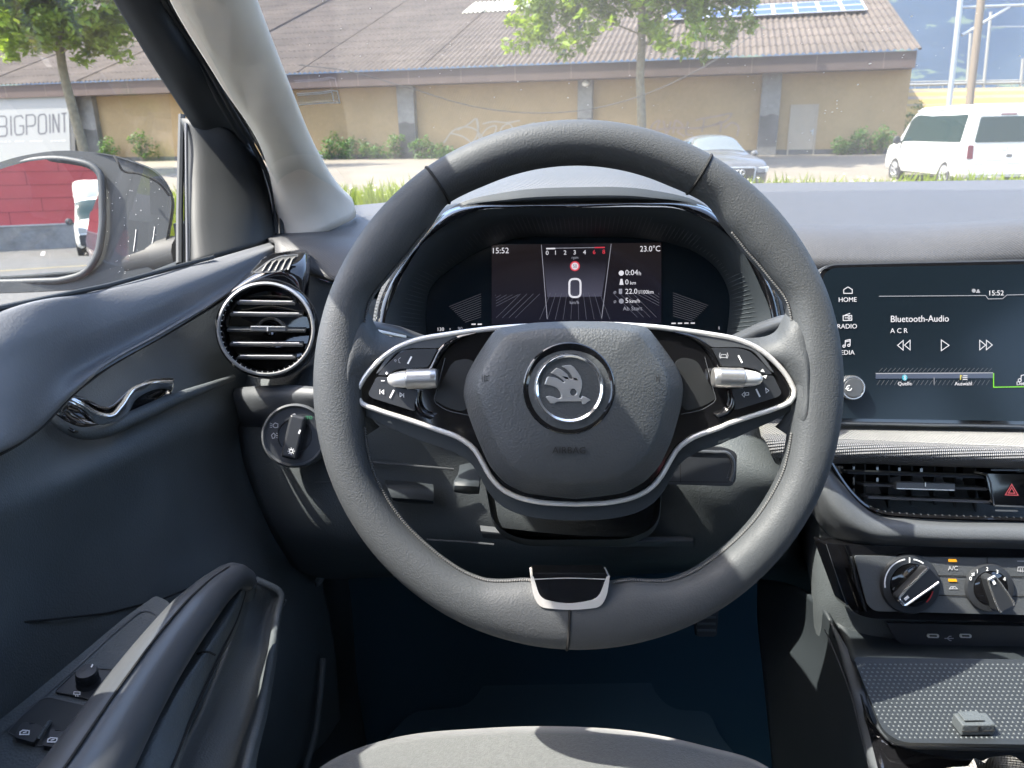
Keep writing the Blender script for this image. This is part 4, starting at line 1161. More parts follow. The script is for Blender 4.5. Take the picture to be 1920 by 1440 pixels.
# picture area: reflected purple gradient put in as glow, lighter in the lane
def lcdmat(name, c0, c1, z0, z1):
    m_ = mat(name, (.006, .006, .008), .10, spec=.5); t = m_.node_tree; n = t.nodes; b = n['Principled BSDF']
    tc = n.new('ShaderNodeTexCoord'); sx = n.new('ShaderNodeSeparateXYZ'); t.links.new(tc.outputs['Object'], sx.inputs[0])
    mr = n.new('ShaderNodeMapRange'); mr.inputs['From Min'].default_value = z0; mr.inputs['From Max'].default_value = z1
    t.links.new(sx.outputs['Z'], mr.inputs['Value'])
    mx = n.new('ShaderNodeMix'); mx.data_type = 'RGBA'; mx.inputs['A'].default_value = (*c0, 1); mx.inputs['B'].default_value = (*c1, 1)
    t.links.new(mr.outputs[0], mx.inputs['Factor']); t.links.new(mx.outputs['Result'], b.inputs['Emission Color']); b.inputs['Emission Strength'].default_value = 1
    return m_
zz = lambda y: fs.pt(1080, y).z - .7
M['lcdpic'] = lcdmat('lcd field reflection glow', (.0014, .0014, .0028), (.0022, .0016, .0017), zz(600), zz(470))
M['lcdlane'] = lcdmat('lcd lane reflection glow', (.012, .012, .018), (.0018, .0015, .002), zz(556), zz(488))
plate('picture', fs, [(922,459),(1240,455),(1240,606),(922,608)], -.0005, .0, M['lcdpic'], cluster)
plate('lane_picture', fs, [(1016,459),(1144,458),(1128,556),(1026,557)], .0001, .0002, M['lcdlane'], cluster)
strokes('lane_line', fs, [[(1015,459),(1026,598)], [(1146,457),(1128,597)]], 1.2, M['litdim'], cluster, w=.0004)
ln = []
for k in range(10):
    x = 1032 + k * 10.3
    ln.append([(1080 + (x - 1080) * 1.0, 550), (1080 + (x - 1080) * 1.42, 599)])
for k in range(9):
    ln.append([(1016 - k * 11, 551 + k*.3), (930 + max(0, 60 - k * 15) , 595 - k * 5.2)] if k > 3 else [(1012 - k * 12, 551), (1012 - k * 12 - 46, 596)])
    ln.append([(1146 + k * 11, 549), (1236 - max(0, 60 - k * 15), 594 - k * 5.2)] if k > 3 else [(1149 + k * 12, 549), (1149 + k * 12 + 46, 595)])
for k in range(11):
    ln.append([(902, 551 + k * 4.3), (842 + k * 3.0, 551 + k * 4.3 + 6 + 18 * (1 - k / 13))][:2])
    ln.append([(1262, 549 + k * 4.3), (1328 - k * 3.0, 549 + k * 4.3 + 6 + 18 * (1 - k / 13))][:2])
strokes('road_pattern', fs, ln, .9, M['litline'], cluster, w=.0004)
T = lambda s, x, y, h, mt, al='CENTER', nm='readout', **k: text(nm, s, fs, x, y, h, M[mt], cluster, al, **k)
T('15:52', 938, 475, 10.5, 'lit'); T('23.0°C', 1219, 471.5, 10.5, 'lit', xs=.92)
for i, (s, x) in enumerate((('0', 1026), ('1', 1041.5), ('2', 1059.5), ('3', 1077.5), ('4', 1096))):
    T(s, x, 478 - i * .3, 8, 'lit')
T('6', 1114, 476.5, 8, 'litred'); T('8', 1132, 476, 8, 'litred')
strokes('rev_bar', fs, [[(1024,466.2),(1041,465.9)]], 2.6, M['lit'], cluster)
strokes('rev_line', fs, [[(1041,465.4),(1115,464.2)]], 1.2, M['litdim'], cluster)
strokes('rev_red', fs, [[(1115,464.2),(1134,463.9)]], 2.2, M['litred'], cluster)
T('rpm', 1078, 485.5, 5.5, 'litdim')
plate('limit_disc', fs, [circ(1078, 499, 9.3)], .0002, .0004, M['litred'], cluster)
plate('limit_face', fs, [circ(1078, 499, 6.6)], .0004, .0006, M['lit'], cluster)
T('50', 1078, 502.6, 7, 'emboss', w=.0008, xs=.8)
strokes('speed_digit', fs, [[tuple(p) for p in rpoly([(1067.5,523),(1088.5,523),(1088.5,557),(1067.5,557)], 9, 6)] + [rpoly([(1067.5,523),(1088.5,523),(1088.5,557),(1067.5,557)], 9, 6)[0]]], 3.6, M['lit'], cluster)
T('km/h', 1077, 570, 6.2, 'litdim')
T('0:04', 1172, 516, 10, 'lit', 'LEFT'); T('h', 1197, 516, 7.5, 'lit', 'LEFT')
T('0', 1172, 533.5, 9.5, 'lit', 'LEFT'); T('km', 1181, 533.5, 6.5, 'lit', 'LEFT')
T('22.0', 1172, 551, 9.5, 'lit', 'LEFT'); T('l/100km', 1197, 551, 7, 'lit', 'LEFT', xs=.88)
T('5', 1172, 568, 9.5, 'lit', 'LEFT'); T('km/h', 1180, 568, 7, 'lit', 'LEFT')
T('Ab Start', 1186, 582, 7.5, 'litdim')
T('ø', 1153, 550.5, 7, 'litdim'); T('ø', 1153, 568, 7, 'litdim')
plate('trip_icon', fs, [circ(1165, 512, 4.8)], .0002, .0005, M['lit'], cluster)
plate('trip_icon', fs, [(1161.5,534),(1163.5,523),(1167,523),(1169,534)], .0002, .0005, M['lit'], cluster)
plate('trip_icon', fs, [(1160.5,541.5),(1166.5,541.5),(1166.5,551),(1160.5,551)], .0002, .0005, M['litdim'], cluster)
plate('trip_icon', fs, [circ(1165, 564.5, 4.6)], .0002, .0005, M['litdim'], cluster)
strokes('fuel_bar', fs, [[(1259 + 12*k, 606.3 - k*.15), (1267 + 12*k, 606.2 - k*.15)] for k in range(4)] + [[(884 + 11.5*k, 608), (892 + 11.5*k, 607.8)] for k in range(2)], 2.4, M['lit'], cluster)
T('130', 826, 620.5, 6.5, 'lit'); T('90', 863, 619.5, 6.5, 'litdim'); T('ı', 844, 619, 5.5, 'lit'); T('1', 1348, 618, 6, 'lit')

# ---- round air vent, left
vc = P(500, 617, .775)
vn = (-FWD + V((.18, 0, -.02))).normalized()
vent = MB().lathe(vc, vn, [(.0475, -.05), (.0500, -.028), (.0505, -.010), (.0492, .000), (.0465, .0035)], 72).build('round_vent', M['gloss'], dash)
MB().lathe(vc, vn, [(.0472, .0026), (.0466, .0046), (.0450, .0052), (.0440, .0038), (.0437, .0010)], 72).build('vent_ring', M['silver'], vent)
MB().lathe(vc, vn, [(.0438, .002), (.0415, -.004), (.040, -.022), (.0, -.030)], 60).build('vent_throat', M['gloss'], vent)
# beaded sleeve on the far (right) half of the ring
m = MB()
va = RIGHT - vn * RIGHT.dot(vn); va.normalize(); vb = vn.cross(va)
for row in range(6):
    for k in range(70):
        a = rad(-70 + 175 * (k + .5 * (row % 2)) / 70)
        c = vc + (va * math.cos(a) + vb * math.sin(a)) * (.0506 + .0002 * (row < 5)) - vn * (.004 + .0032 * row)
        m.box(c, (va * math.cos(a) + vb * math.sin(a)) * .0003, (vb * math.cos(a) - va * math.sin(a)) * .0005, vn * .0007)
m.build('vent_beading', M['satin'], vent, smooth=False)
# ticks round the lower left of the ring
m = MB()
for k in range(26):
    a = rad(140 + 190 * k / 26)
    c = vc + (va * math.cos(a) + vb * math.sin(a)) * .0432 + vn * .002
    m.box(c, (va * math.cos(a) + vb * math.sin(a)) * .0008, (vb * math.cos(a) - va * math.sin(a)) * .00025, vn * .0005)
m.build('vent_tick', M['chrome'], vent, smooth=False)
for i, (yy, hw, mt) in enumerate(((-29, .55, 'black'), (-51, .0, 'black'), (27, .0, 'black'), (0, .0, 'black'), (51, 0, 'black'))):
    h = -yy / F * .775
    w = math.sqrt(max(1e-5, .0405 ** 2 - h * h)) * .93
    c = vc + vb * h - vn * .006
    m = MB(); m.box(c, va * w, vb * .0011 + vn * .0012, vn * .0075 - vb * .002)
    sl = m.build('vent_slat', M['satin'], vent, bevel=.0004)
    m = MB(); m.tube([c - va * w * .9 + vn * .0076 + vb * .0006, c + va * w * .9 + vn * .0076 + vb * .0006], .00055, n=6)
    if i != 3: m.build('slat_edge', M['chrome'], vent)
m = MB(); m.box(vc + vn * .002 + va * .002, va * .017, vb * .0024, vn * .003)
m.build('vent_slider', M['satin'], vent, bevel=.0008)
m = MB(); m.box(vc + vn * .0052 + va * .0015, va * .0006, vb * .0022, vn * .0004)
m.box(vc + vn * .0052 + va * .002 + vb * .0022, va * .0165, vb * .0004, vn * .0004)
m.build('slider_mark', M['chrome'], vent, smooth=False)
# gloss block above it with the small demister grille
blk = loft('demister_block', [
    [(470,505,.83),(500,480,.84),(540,470,.85),(575,470,.85),(581,478,.86)],
    [(446,530,.80),(486,500,.81),(540,480,.82),(574,478,.82),(582,490,.83)],
    [(430,550,.785),(480,525,.785),(540,510,.785),(570,520,.79),(580,535,.80)],
    [(425,570,.79),(480,545,.79),(540,535,.79),(570,560,.79),(577,575,.80)]], M['gloss'], dash, nu=30, nv=20, thick=.003)
gp = [(475,511),(504,489),(526,480),(560,477),(534,506),(522,509)]
fd = Fr(P(515, 495, .785), (V((.1, -.75, .65))))
plate('demister_grille', fd, [rpoly(gp, 5)], -.001, .0015, M['rubber'], blk)
strokes('grille_rim', fd, [[tuple(p) for p in rpoly(gp, 5)] + [rpoly(gp, 5)[0]]], 2.2, M['satin'], blk, w=.0020)
m = MB()
for k in range(5):
    x = 492 + k * 12
    m.tube([fd.pt(x, 509 - k*.6, .002), fd.pt(x + 8, 496 - k * 2.2, .0024), fd.pt(x + 15, 490 - k * 2.2, .002)], .0013, n=6)
m.build('grille_fin', M['key'], blk)

# ---- light switch
lc = P(552, 817, .772)
ln_ = (-FWD + V((.12, 0, .05))).normalized()
la = (RIGHT - ln_ * RIGHT.dot(ln_)).normalized(); lb = ln_.cross(la)
lsw = MB().lathe(lc, ln_, [(.0335, -.03), (.0320, .000), (.0300, .0022), (.0285, .0006), (.0280, -.0012)], 56).build('light_switch', M['grey'], dash)
MB().lathe(lc, ln_, [(.0284, -.001), (.0170, -.0015), (.0165, -.004), (.0, -.0045)], 48).build('switch_face', M['key'], lsw)
ka = (lb * .96 + la * .20).normalized(); kb = ln_.cross(ka)
m = MB()
m.box(lc + ln_ * .005 + ka * -.001 + la * .001, ka * .0215, kb * .0078, ln_ * .0085)
m.build('switch_knob', M['key'], lsw, bevel=.003, seg=3)
lf = Fr(lc + ln_ * .0138, ln_)
strokes('switch_mark', lf, [[(563,806),(560,813)]], 3, M['white'], lsw)
strokes('switch_mark', lf, [circ(546,846,3.2,n=14) + [circ(546,846,3.2,n=14)[0]]] + [[(546 + 4.8*math.cos(a), 846 + 4.8*math.sin(a)), (546 + 6.6*math.cos(a), 846 + 6.6*math.sin(a))] for a in np.linspace(0, 2*PI, 9)[:-1]], 1.5, M['white'], lsw)
lf2 = Fr(lc - ln_ * .0006, ln_)
text('switch_mark', 'AUTO', lf2, 575, 786, 6, M['litauto'], lsw, xs=.9)
strokes('switch_mark', lf2, [[(512,796),(516,793),(521,795),(521,801),(516,802),(512,800),(512,796)], [(510,795),(506,793)], [(510,798),(506,797)], [(510,801),(506,801)]], 1.2, M['dim'], lsw)
strokes('switch_mark', lf2, [[(509,816),(513,812),(516,815),(515,821),(511,822),(509,816)], [(518,812),(521,813)], [(518,816),(521,817)], [(518,820),(521,821)]], 1.2, M['dim'], lsw)
strokes('switch_mark', lf2, [[(549,777),(553,776),(554,780),(550,781),(549,777)]], 1.1, M['dim'], lsw)

# ---- touch screen
tfr = CF(.730)
ts_out = rpoly([(1534,512,24),(1556,497,18),(1700,493.5,4),(2075,486,26),(2075,800,26),(1540,790,16)], 14, 6)
tsc = plate('touch_screen', tfr, [ts_out], -.014, .0, M['gloss'], dash, bevel=.0012)
rim = rpoly([(1532,511,24),(1555,494,18),(1700,490.5,4),(2079,483,26),(2079,804,26),(1538,794,16)], 14, 6)
plate('screen_rim', CF(.732), [rim, ts_out], -.012, .0016, M['satin'], tsc)
gl_ = rpoly([(1543,516,20),(1560,502,14),(2070,493,20),(2070,792,20),(1548,784,12)], 12, 6)
plate('screen_glass', tfr, [gl_], .0002, .0006, M['lcd'], tsc)
ta = Fr(P(1750, 640, .7292), -FWD)
TT = lambda s, x, y, h, mt, al='CENTER', **k: text('screen_text', s, ta, x, y, h, M[mt], tsc, al, rot=.55, **k)
SS = lambda lines, w, mt, nm='screen_icon': strokes(nm, ta, lines, w, M[mt], tsc)
TT('HOME', 1589, 566, 8.6, 'lit'); TT('RADIO', 1588, 616, 8.6, 'lit'); TT('MEDIA', 1584, 665, 8.6, 'lit')
SS([[(1582,550),(1582,543),(1590,538),(1598,543),(1598,550),(1582,550)], [(1581,592),(1581,601),(1597,600.5),(1597,591.5),(1581,592)], [(1584,591),(1594,587.5)], circ(1592,596,2.2,n=10)+[circ(1592,596,2.2,n=10)[0]], [(1584,596),(1588,596)],
    circ(1582.5,649,2.2,n=10)+[circ(1582.5,649,2.2,n=10)[0]], circ(1591.5,647.5,2.2,n=10)+[circ(1591.5,647.5,2.2,n=10)[0]], [(1585,649),(1585,638.5),(1594,636.5),(1594,647.5)], [(1585,641),(1594,639)]], 1.5, 'lit')
TT('Bluetooth-Audio', 1669, 604, 12.2, 'lit', 'LEFT', xs=.93); TT('A C R', 1669, 624.5, 9, 'lit', 'LEFT')
TT('15:52', 1867, 554, 9.5, 'lit')
SS([[(1648,555.5),(1848,554),(1853,560.5),(1880,560),(1888,553),(1990,551)]], 1.2, 'litdim', 'screen_line')
plate('screen_icon', ta, [circ(1826, 545, 3.6)], .0002, .0004, M['litdim'], tsc)
plate('screen_icon', ta, [(1830,549),(1833,543),(1835,542),(1838,549)], .0002, .0004, M['litdim'], tsc)
def tri(x0, x1, y, h):
    return [[(x0, y), (x1, y - h), (x1, y + h), (x0, y)]]
SS(tri(1683, 1693.5, 647.5, 9) + tri(1696, 1706.5, 647, 9), 1.5, 'lit'); SS(tri(1779.5, 1765, 647.5, 10), 1.5, 'lit'); SS(tri(1848, 1837, 647, 9) + tri(1860.5, 1849.5, 646.8, 9), 1.5, 'lit')
plate('screen_tab', ta, [(1642,701),(1862,699),(1862,709),(1642,710)], .0001, .0003, mat('lit tab', (.02, .02, .03), .3, emit=((.35, .5, .75), 0.025)), tsc)
SS([[(1642,700.3),(1862,699)]], 1.8, 'litdim', 'screen_line')
SS([[(1751.5,708),(1751.5,722)]], 1.2, 'litdim', 'screen_line')
SS([[(1863,699.5),(1863,726),(1990,724)]], 1.8, 'litgreen', 'screen_line')
hl = []
for k in range(26): hl.append([(1648 + k*8.2, 697), (1655 + k*8.2, 690)]); hl.append([(1644 + k*8.2, 722), (1650 + k*8.2, 713)])
SS(hl, .8, 'litline', 'screen_line')
plate('screen_icon', ta, [circ(1696.5, 708, 4.8, 5.6)], .0004, .0006, M['litcyan'], tsc)
strokes('screen_icon', ta, [[(1694,705),(1699,710),(1696.5,713),(1696.5,703),(1699,706),(1694,711)]], 1.0, M['lit'], tsc, w=.0009)
TT('Quelle', 1696, 722.5, 6.8, 'lit'); TT('Auswahl', 1806, 722.5, 6.8, 'lit'); TT('Detail', 1917, 722, 6.8, 'lit')
SS([[(1801,712),(1801,704),(1804,705)]], 2.0, 'lityellow'); SS([[(1806,704.5),(1814,704.3)], [(1805,708),(1814,707.8)], [(1805,711.5),(1814,711.3)]], 1.6, 'lit')
SS([circ(1912,713,3,n=10)+[circ(1912,713,3,n=10)[0]], [(1914,713),(1915,704),(1924,702),(1923,711)]], 1.5, 'lit')
kc = P(1593, 727, .729)
MB().lathe(kc, -FWD, [(.0118, -.002), (.0118, .006), (.0108, .0085), (.0098, .0085), (.0092, .0078)], 40).build('volume_knob', M['bright'], tsc)
MB().lathe(kc, -FWD, [(.0094, .0075), (.0085, .0088), (.0, .0090)], 36).build('knob_cap', M['satin'], tsc)
kf = CF(.729 - .0092)
strokes('knob_mark', kf, [circ(1592,727.5,4.6,n=16,a0=70,a1=360)] + [[(1592,727.5),(1585,729)]], 1.5, M['white'], tsc)

# ---- silver ledge and beaded band under the screen
loft('trim_strip', [
    [(1420,782,.775),(1570,793,.752),(1700,798,.747),(1920,805,.742),(2200,810,.738)],
    [(1424,800,.745),(1570,812,.725),(1700,817,.72),(1920,824,.715),(2200,830,.71)],
    [(1428,816,.722),(1570,823,.708),(1700,829,.702),(1920,838,.698),(2200,846,.695)]], M['trim'], dash, nu=50, nv=12, thick=.003)
loft('beaded_band', [
    [(1428,813,.724),(1570,822,.709),(1700,828,.703),(1920,837,.699),(2200,845,.696)],
    [(1436,826,.713),(1570,832,.700),(1700,837,.695),(1920,846,.691),(2200,852,.69)],
    [(1444,848,.712),(1572,850,.698),(1700,852,.694),(1920,860,.690),(2200,864,.69)],
    [(1452,866,.722),(1574,864,.708),(1700,867,.704),(1920,874,.700),(2200,880,.70)],
    [(1460,872,.74),(1576,869,.735),(1700,873,.73),(1920,880,.725),(2200,890,.72)]], M['band'], dash, nu=60, nv=20, thick=.003)
# ---- middle vents
vfr = CF(.742)
vo = [(1560,866),(1566,880),(1592,918),(1622,948),(1650,962),(1700,968),(1800,973),(2120,980),(2120,860)]
cv = plate('middle_vent', vfr, [vo], -.03, -.022, M['gloss'], dash)
vr = CF(.715)
edge = crom([(1558,868),(1575,896),(1598,926),(1622,948),(1650,961),(1700,967),(1800,971.5),(1920,975),(2120,982)], 50)
m = MB(); m.tube([vr.pt(x, y) for x, y in edge], .0022, n=8); m.build('vent_edge', M['gloss'], cv)
m = MB()
for k in range(26):
    x = 1633 + k * 13.4
    y = np.interp(x, [e[0] for e in edge], [e[1] for e in edge]) - 4
    m.box(vr.pt(x, y), RIGHT * .0004, UP * .0008, FWD * .0010)
m.build('vent_tick', M['satin'], cv, smooth=False)
for (x0, y0, x1, y1) in ((1582,884,1850,893),(1612,907,1850,915),(1620,930,1850,939)):
    a, b = P(x0, y0, .728), P(x1, y1, .724)
    m = MB(); m.box((a + b) / 2, (b - a) / 2, UP * .0012 + FWD * .001, FWD * .008)
    m.build('vent_slat', M['satin'], cv, bevel=.0004)
for x in (1613, 1658, 1700, 1742, 1780, 1818):
    m = MB(); m.box(P(x, 915, .750), RIGHT * .0010, UP * .026, FWD * .010)
    m.build('vent_fin', M['pit'], cv, bevel=.0004)
m = MB(); m.box(P(1733, 911, .716), RIGHT * .0275 - UP * .0008, UP * .0036, FWD * .003)
m.build('vent_slider', M['satin'], cv, bevel=.0012)
m = MB(); m.box(P(1735, 917.5, .7125), RIGHT * .0265 - UP * .0008, UP * .0004, FWD * .0004); m.box(P(1735, 908, .7125), RIGHT * .0004, UP * .002, FWD * .0004)
m.build('slider_mark', M['chrome'], cv, smooth=False)
hz = plate('hazard_button', CF(.712), [rpoly([(1848,888),(2020,892),(2020,954),(1862,950)], 8)], -.02, .0, M['gloss'], dash, bevel=.001)
hf = CF(.7118)
strokes('hazard_mark', hf, [[(1885,928),(1897,908),(1909,928.6),(1885,928)], [(1891,924.5),(1897,914.5),(1903,924.8),(1891,924.5)]], 1.8, mat('hazard red', (.7, .12, .12), .5, emit=((1, .15, .15), 0.037)), hz)
strokes('hazard_edge', hf, [[(1852,890),(1858,905),(1864,948)]], 2, M['satin'], hz)
strokes('hazard_edge', hf, [[(1866,948),(1925,950)], [(1866,957),(1908,958)], [(1858,881),(1910,882)]], 3, M['satin'], hz)
# ---- padded leather bow below the vents
loft('padded_bow', [
    [(1535,868,.735),(1552,872,.722),(1575,900,.716),(1606,938,.712),(1640,964,.710),(1700,973,.708),(1920,981,.704),(2150,988,.70)],
    [(1528,880,.715),(1545,885,.704),(1566,914,.698),(1598,952,.693),(1638,980,.690),(1700,988,.688),(1920,996,.686),(2150,1003,.684)],
    [(1520,900,.712),(1536,906,.702),(1556,936,.696),(1590,972,.691),(1636,997,.688),(1700,1003,.686),(1920,1010,.684),(2150,1016,.682)],
    [(1512,925,.722),(1526,932,.715),(1544,960,.710),(1580,996,.704),(1632,1016,.701),(1700,1020,.699),(1920,1026,.696),(2150,1032,.694)],
    [(1505,950,.75),(1518,956,.745),(1536,985,.74),(1574,1018,.735),(1628,1034,.73),(1700,1036,.727),(1920,1040,.724),(2150,1046,.72)]], M['grey'], dash, nu=70, nv=26, thick=.003)
# ---- heater panel
cfr = CF(.700)
cl = plate('climate_panel', cfr, [rpoly([(1548,1018,6),(1592,1022,6),(2120,1034),(2120,1172),(1632,1160,30),(1596,1148,26)], 8, 6)], -.03, .0, M['gloss'], dash, bevel=.0015)
strokes('gloss_edge', CF(.6995), [[(1549,1020),(1572,1090),(1588,1136),(1604,1152)]], 1.2, M['satin'], cl)
loft('gloss_rib', [
    [(1578,1022,.698),(1588,1050,.698),(1600,1100,.698),(1616,1145,.698)],
    [(1582,1021,.692),(1593,1050,.692),(1606,1100,.692),(1622,1146,.692)],
    [(1590,1022,.698),(1601,1050,.698),(1613,1100,.698),(1630,1148,.698)]], M['gloss'], cl, nu=24, nv=10)
plate('panel_face', CF(.698), [rpoly([(1602,1042,6),(2110,1050),(2110,1158),(1640,1146,16),(1626,1134,14)], 6)], -.001, .001, M['grey'], cl, bevel=.0006)
pf = CF(.6968)
strokes('panel_gap', pf, [[(1760,1079),(1812,1080.5)], [(1760,1116),(1812,1117.5)], [(1895,1081),(1990,1083)], [(1895,1118),(1990,1120)], [(1851,1044),(1851,1058)]], 2.0, M['seam'], cl)
for nm, px, py, r0, mk_ in (('temperature_knob', 1705, 1095, 55, (40, .95)), ('fan_knob', 1853, 1101, 44.5, (118, .9))):
    kc = P(px, py, .697); s = .697 / F
    R0 = r0 * s
    MB().lathe(kc, -FWD, [(R0 * 1.02, -.001), (R0, .002), (R0 * .97, .0035), (R0 * .74, .0042), (R0 * .72, .0025)], 56).build(nm, M['key'], cl)
    kn = [o_ for o_ in cl.children if o_.name.startswith(nm)][-1]
    MB().lathe(kc, -FWD, [(R0 * .72, .002), (R0 * .70, .0042), (R0 * .55, .0052), (0, .0054)], 48).build('knob_dish', M['gloss'], kn)
    a = rad(mk_[0]); ka = RIGHT * math.cos(a) + UP * math.sin(a); kb = RIGHT * -math.sin(a) + UP * math.cos(a)
    m = MB()
    prof = [(-.72, .13), (-.66, .20), (-.2, .26), (.3, .31), (.66, .34), (.74, .30)]
    if nm == 'fan_knob': prof = [(-.80, .36), (-.7, .40), (-.2, .34), (.3, .26), (.62, .18), (.70, .10)]
    rows = []
    for h in (.004, .013, .0145):
        e = 1.0 if h < .01 else (.93 if h < .014 else .80)
        lp = [kc + ka * (u * R0) + kb * (v * R0 * e) - FWD * h for u, v in prof] + [kc + ka * (u * R0) - kb * (v * R0 * e) - FWD * h for u, v in reversed(prof)]
        rows.append(lp)
    m.grid(rows, cu=True); k0 = len(m.v) - len(rows[0]); m.f.append(tuple(range(k0, k0 + len(rows[0]))))
    m.build('knob_grip', M['key'], kn, sharp=25)
    m = MB()
    for sg in (1, -1):
        m.tube([kc + ka * (u * R0) + kb * (sg * v * R0 * .86) - FWD * .0146 for u, v in prof[:-1]], .0011 if nm == 'temperature_knob' else .0010, n=8)
    e_ = prof[0] if nm == 'temperature_knob' else prof[-2]
    m.tube([kc + ka * (e_[0] * R0) + kb * (e_[1] * .86 * R0) - FWD * .0146, kc + ka * (e_[0] * R0) - kb * (e_[1] * .86 * R0) - FWD * .0146], .0016, n=8)
    m.build('knob_edge', M['bright'], kn)
    q = kc + ka * (-.5 * R0 if nm == 'temperature_knob' else .45 * R0) - FWD * .0150
    m = MB(); m.box(q, ka * .0022, kb * .0011, FWD * .0004); m.build('knob_pointer', M['white'], kn, smooth=False)
kf = CF(.697 - .0046)
strokes('knob_scale', kf, [circ(1705,1094,46,n=24,a0=100,a1=190), [(1705.5,1045),(1705.5,1055)], circ(1705,1094,46,n=8,a0=55,a1=80), circ(1705,1096,46,n=8,a0=-8,a1=14)], 2.4, M['white'], cl)
strokes('knob_scale', kf, [circ(1705,1096,46,n=10,a0=-46,a1=-16)], 2.4, M['red'], cl)
for s_, x, y in (('0', 1819.5, 1088), ('1', 1832, 1074.5), ('2', 1850.5, 1070), ('3', 1869.5, 1075), ('4', 1883, 1089)):
    text('knob_number', s_, kf, x, y, 7, M['white'], cl)
strokes('knob_scale', kf, [[(1822,1075),(1827,1079)], [(1827,1074),(1822,1080)]], 2.2, M['white'], cl)
for y in (1051, 1088):
    plate('button_light', pf, [[(1778.5,y-2.5),(1793,y-2.3),(1795,y+2.7),(1779,y+2.5)]], 0, .0006, M['litamber'], cl)
text('panel_text', 'A/C', pf, 1786.5, 1069, 8, M['dim'], cl)
strokes('panel_mark', pf, [[(1780,1104),(1783,1100),(1791,1100),(1795,1104),(1780,1104)], [(1784,1104),(1788,1101)]], 1.4, M['dim'], cl)
strokes('panel_mark', pf, [[(1909,1063),(1924,1063.5),(1922,1071),(1908,1070.5),(1909,1063)], [(1913,1065),(1913,1073)], [(1917,1065),(1917,1073)]], 1.3, M['dim'], cl)
strokes('panel_mark', pf, [[(1907,1052),(1930,1052.5)]], 1.6, M['dim'], cl)

# ---- stalks behind the wheel, lever under the column
m = MB()
m.tube([P(650,612,.605), P(690,616,.615), P(740,626,.635), P(800,650,.66)], [.0085, .009, .0095, .011], n=16, flat=.75, upv=UP)
st = m.build('turn_stalk', M['satin'], dash)
m = MB(); m.tube([P(652,611,.598), P(700,620,.606), P(760,632,.63)], .0016, n=8); m.build('stalk_trim', M['chrome'], st)
stf = Fr(P(720, 628, .600), -FWD + UP * .5)
text('stalk_text', 'CANCEL', stf, 706, 634, 5, M['white'], st, xs=.8); text('stalk_text', 'OFF', stf, 730, 635, 5, M['white'], st, xs=.8)
m = MB()
m.tube([P(1500,600,.605), P(1470,606,.615), P(1430,620,.635), P(1370,650,.66)], [.008, .009, .0095, .011], n=16, flat=.75, upv=UP)
m.build('wiper_stalk', M['satin'], dash)
loft('column_lever', [
    [(862,872,.70),(880,868,.70),(902,868,.70)],
    [(858,890,.668),(878,889,.664),(901,888,.668)],
    [(850,910,.652),(874,913,.648),(900,914,.652)],
    [(850,917,.653),(874,921,.650),(899,921,.653)],
    [(856,922,.67),(876,925,.668),(898,924,.67)],
    [(866,915,.72),(880,915,.72),(896,915,.72)]], M['black'], dash, nu=16, nv=30, thick=.002)
# ================================================================== steering wheel
WD = .530
WC = (1083.0, 722.0)
wfr = CF(WD)
wheel = thing('steering_wheel', 'dark leather steering wheel with chrome edged spokes in front of the dials', 'steering wheel', wfr.pt(*WC))
WS = WD / F
ri_tab = [(0,414),(25,414),(36,421),(43,404),(52,400),(61,408),(68,420),(74,414),(84,400),(96,400),(105,408),(113,414),(127,413),(137,410),(149,408),(155,402),(160,388),(165,374),(180,371)]
def ri_of(a):
    a = abs((a + 180) % 360 - 180)
    return float(np.interp(a, [t[0] for t in ri_tab], [t[1] for t in ri_tab]))
aa = np.linspace(0, 360, 289)[:-1]
ri = np.array([ri_of(a) for a in aa])
k_ = np.array([.1, .2, .4, .2, .1])
ri = sum(np.roll(ri, j - 2) * k_[j] for j in range(5))
rows = []
RO = 494.0
def rim_pt(i, phi):
    a = rad(aa[i % 288]); w = (RO - ri[i % 288]) * WS / 2; rc = RO * WS - w
    e = (WC[0] + rc / WS * math.sin(a), WC[1] - rc / WS * math.cos(a))
    o = RIGHT * math.sin(a) + UP * math.cos(a)
    hw = .0175
    c, s = math.cos(phi), math.sin(phi)
    # slightly squared section
    f = 1 / (abs(c) ** 2.3 + abs(s) ** 2.3) ** (1 / 2.3)
    return wfr.pt(*e, -.004) + o * (c * w * f) - FWD * (s * hw * f)
for i in range(288):
    rows.append([rim_pt(i, 2 * PI * k / 28) for k in range(28)])
MB().grid(rows, cu=True, cv=True).build('rim', M['leather'], wheel, sharp=80)
# seams across the rim and the stitching along its inside
m = MB()
for px, py in ((823, 345), (1315, 325), (1067, 1180)):
    a = math.degrees(math.atan2(px - WC[0], WC[1] - py)) % 360
    i = a / 1.25; i0 = int(round(i))
    pts = [rim_pt(i0, 2 * PI * k / 40) for k in range(40)]
    sl = .0 if py > 900 else (.0012)
    m.ring(pts, .0011, 6)
    m.build('rim_seam', M['seam'], wheel); m = MB()
for lo, hi in ((44, 76), (284, 316), (102, 170), (190, 258)):
    m = MB()
    for i in range(288):
        a = aa[i]
        if not lo < a < hi: continue
        for q in (0, .5):
            ph = PI * .93
            p0, p1 = rim_pt(i, ph), rim_pt(i + 1, ph)
            c = p0.lerp(p1, q + .15); d = p0.lerp(p1, q + .42)
            o = (RIGHT * math.sin(rad(a)) + UP * math.cos(rad(a)))
            m.tube([c - o * .0002 - FWD * .0006, (c + d) / 2 - o * .0010 - FWD * .001, d - o * .0002 - FWD * .0018], .00060, n=5)
    m.build('stitching', M['stitch'], wheel)

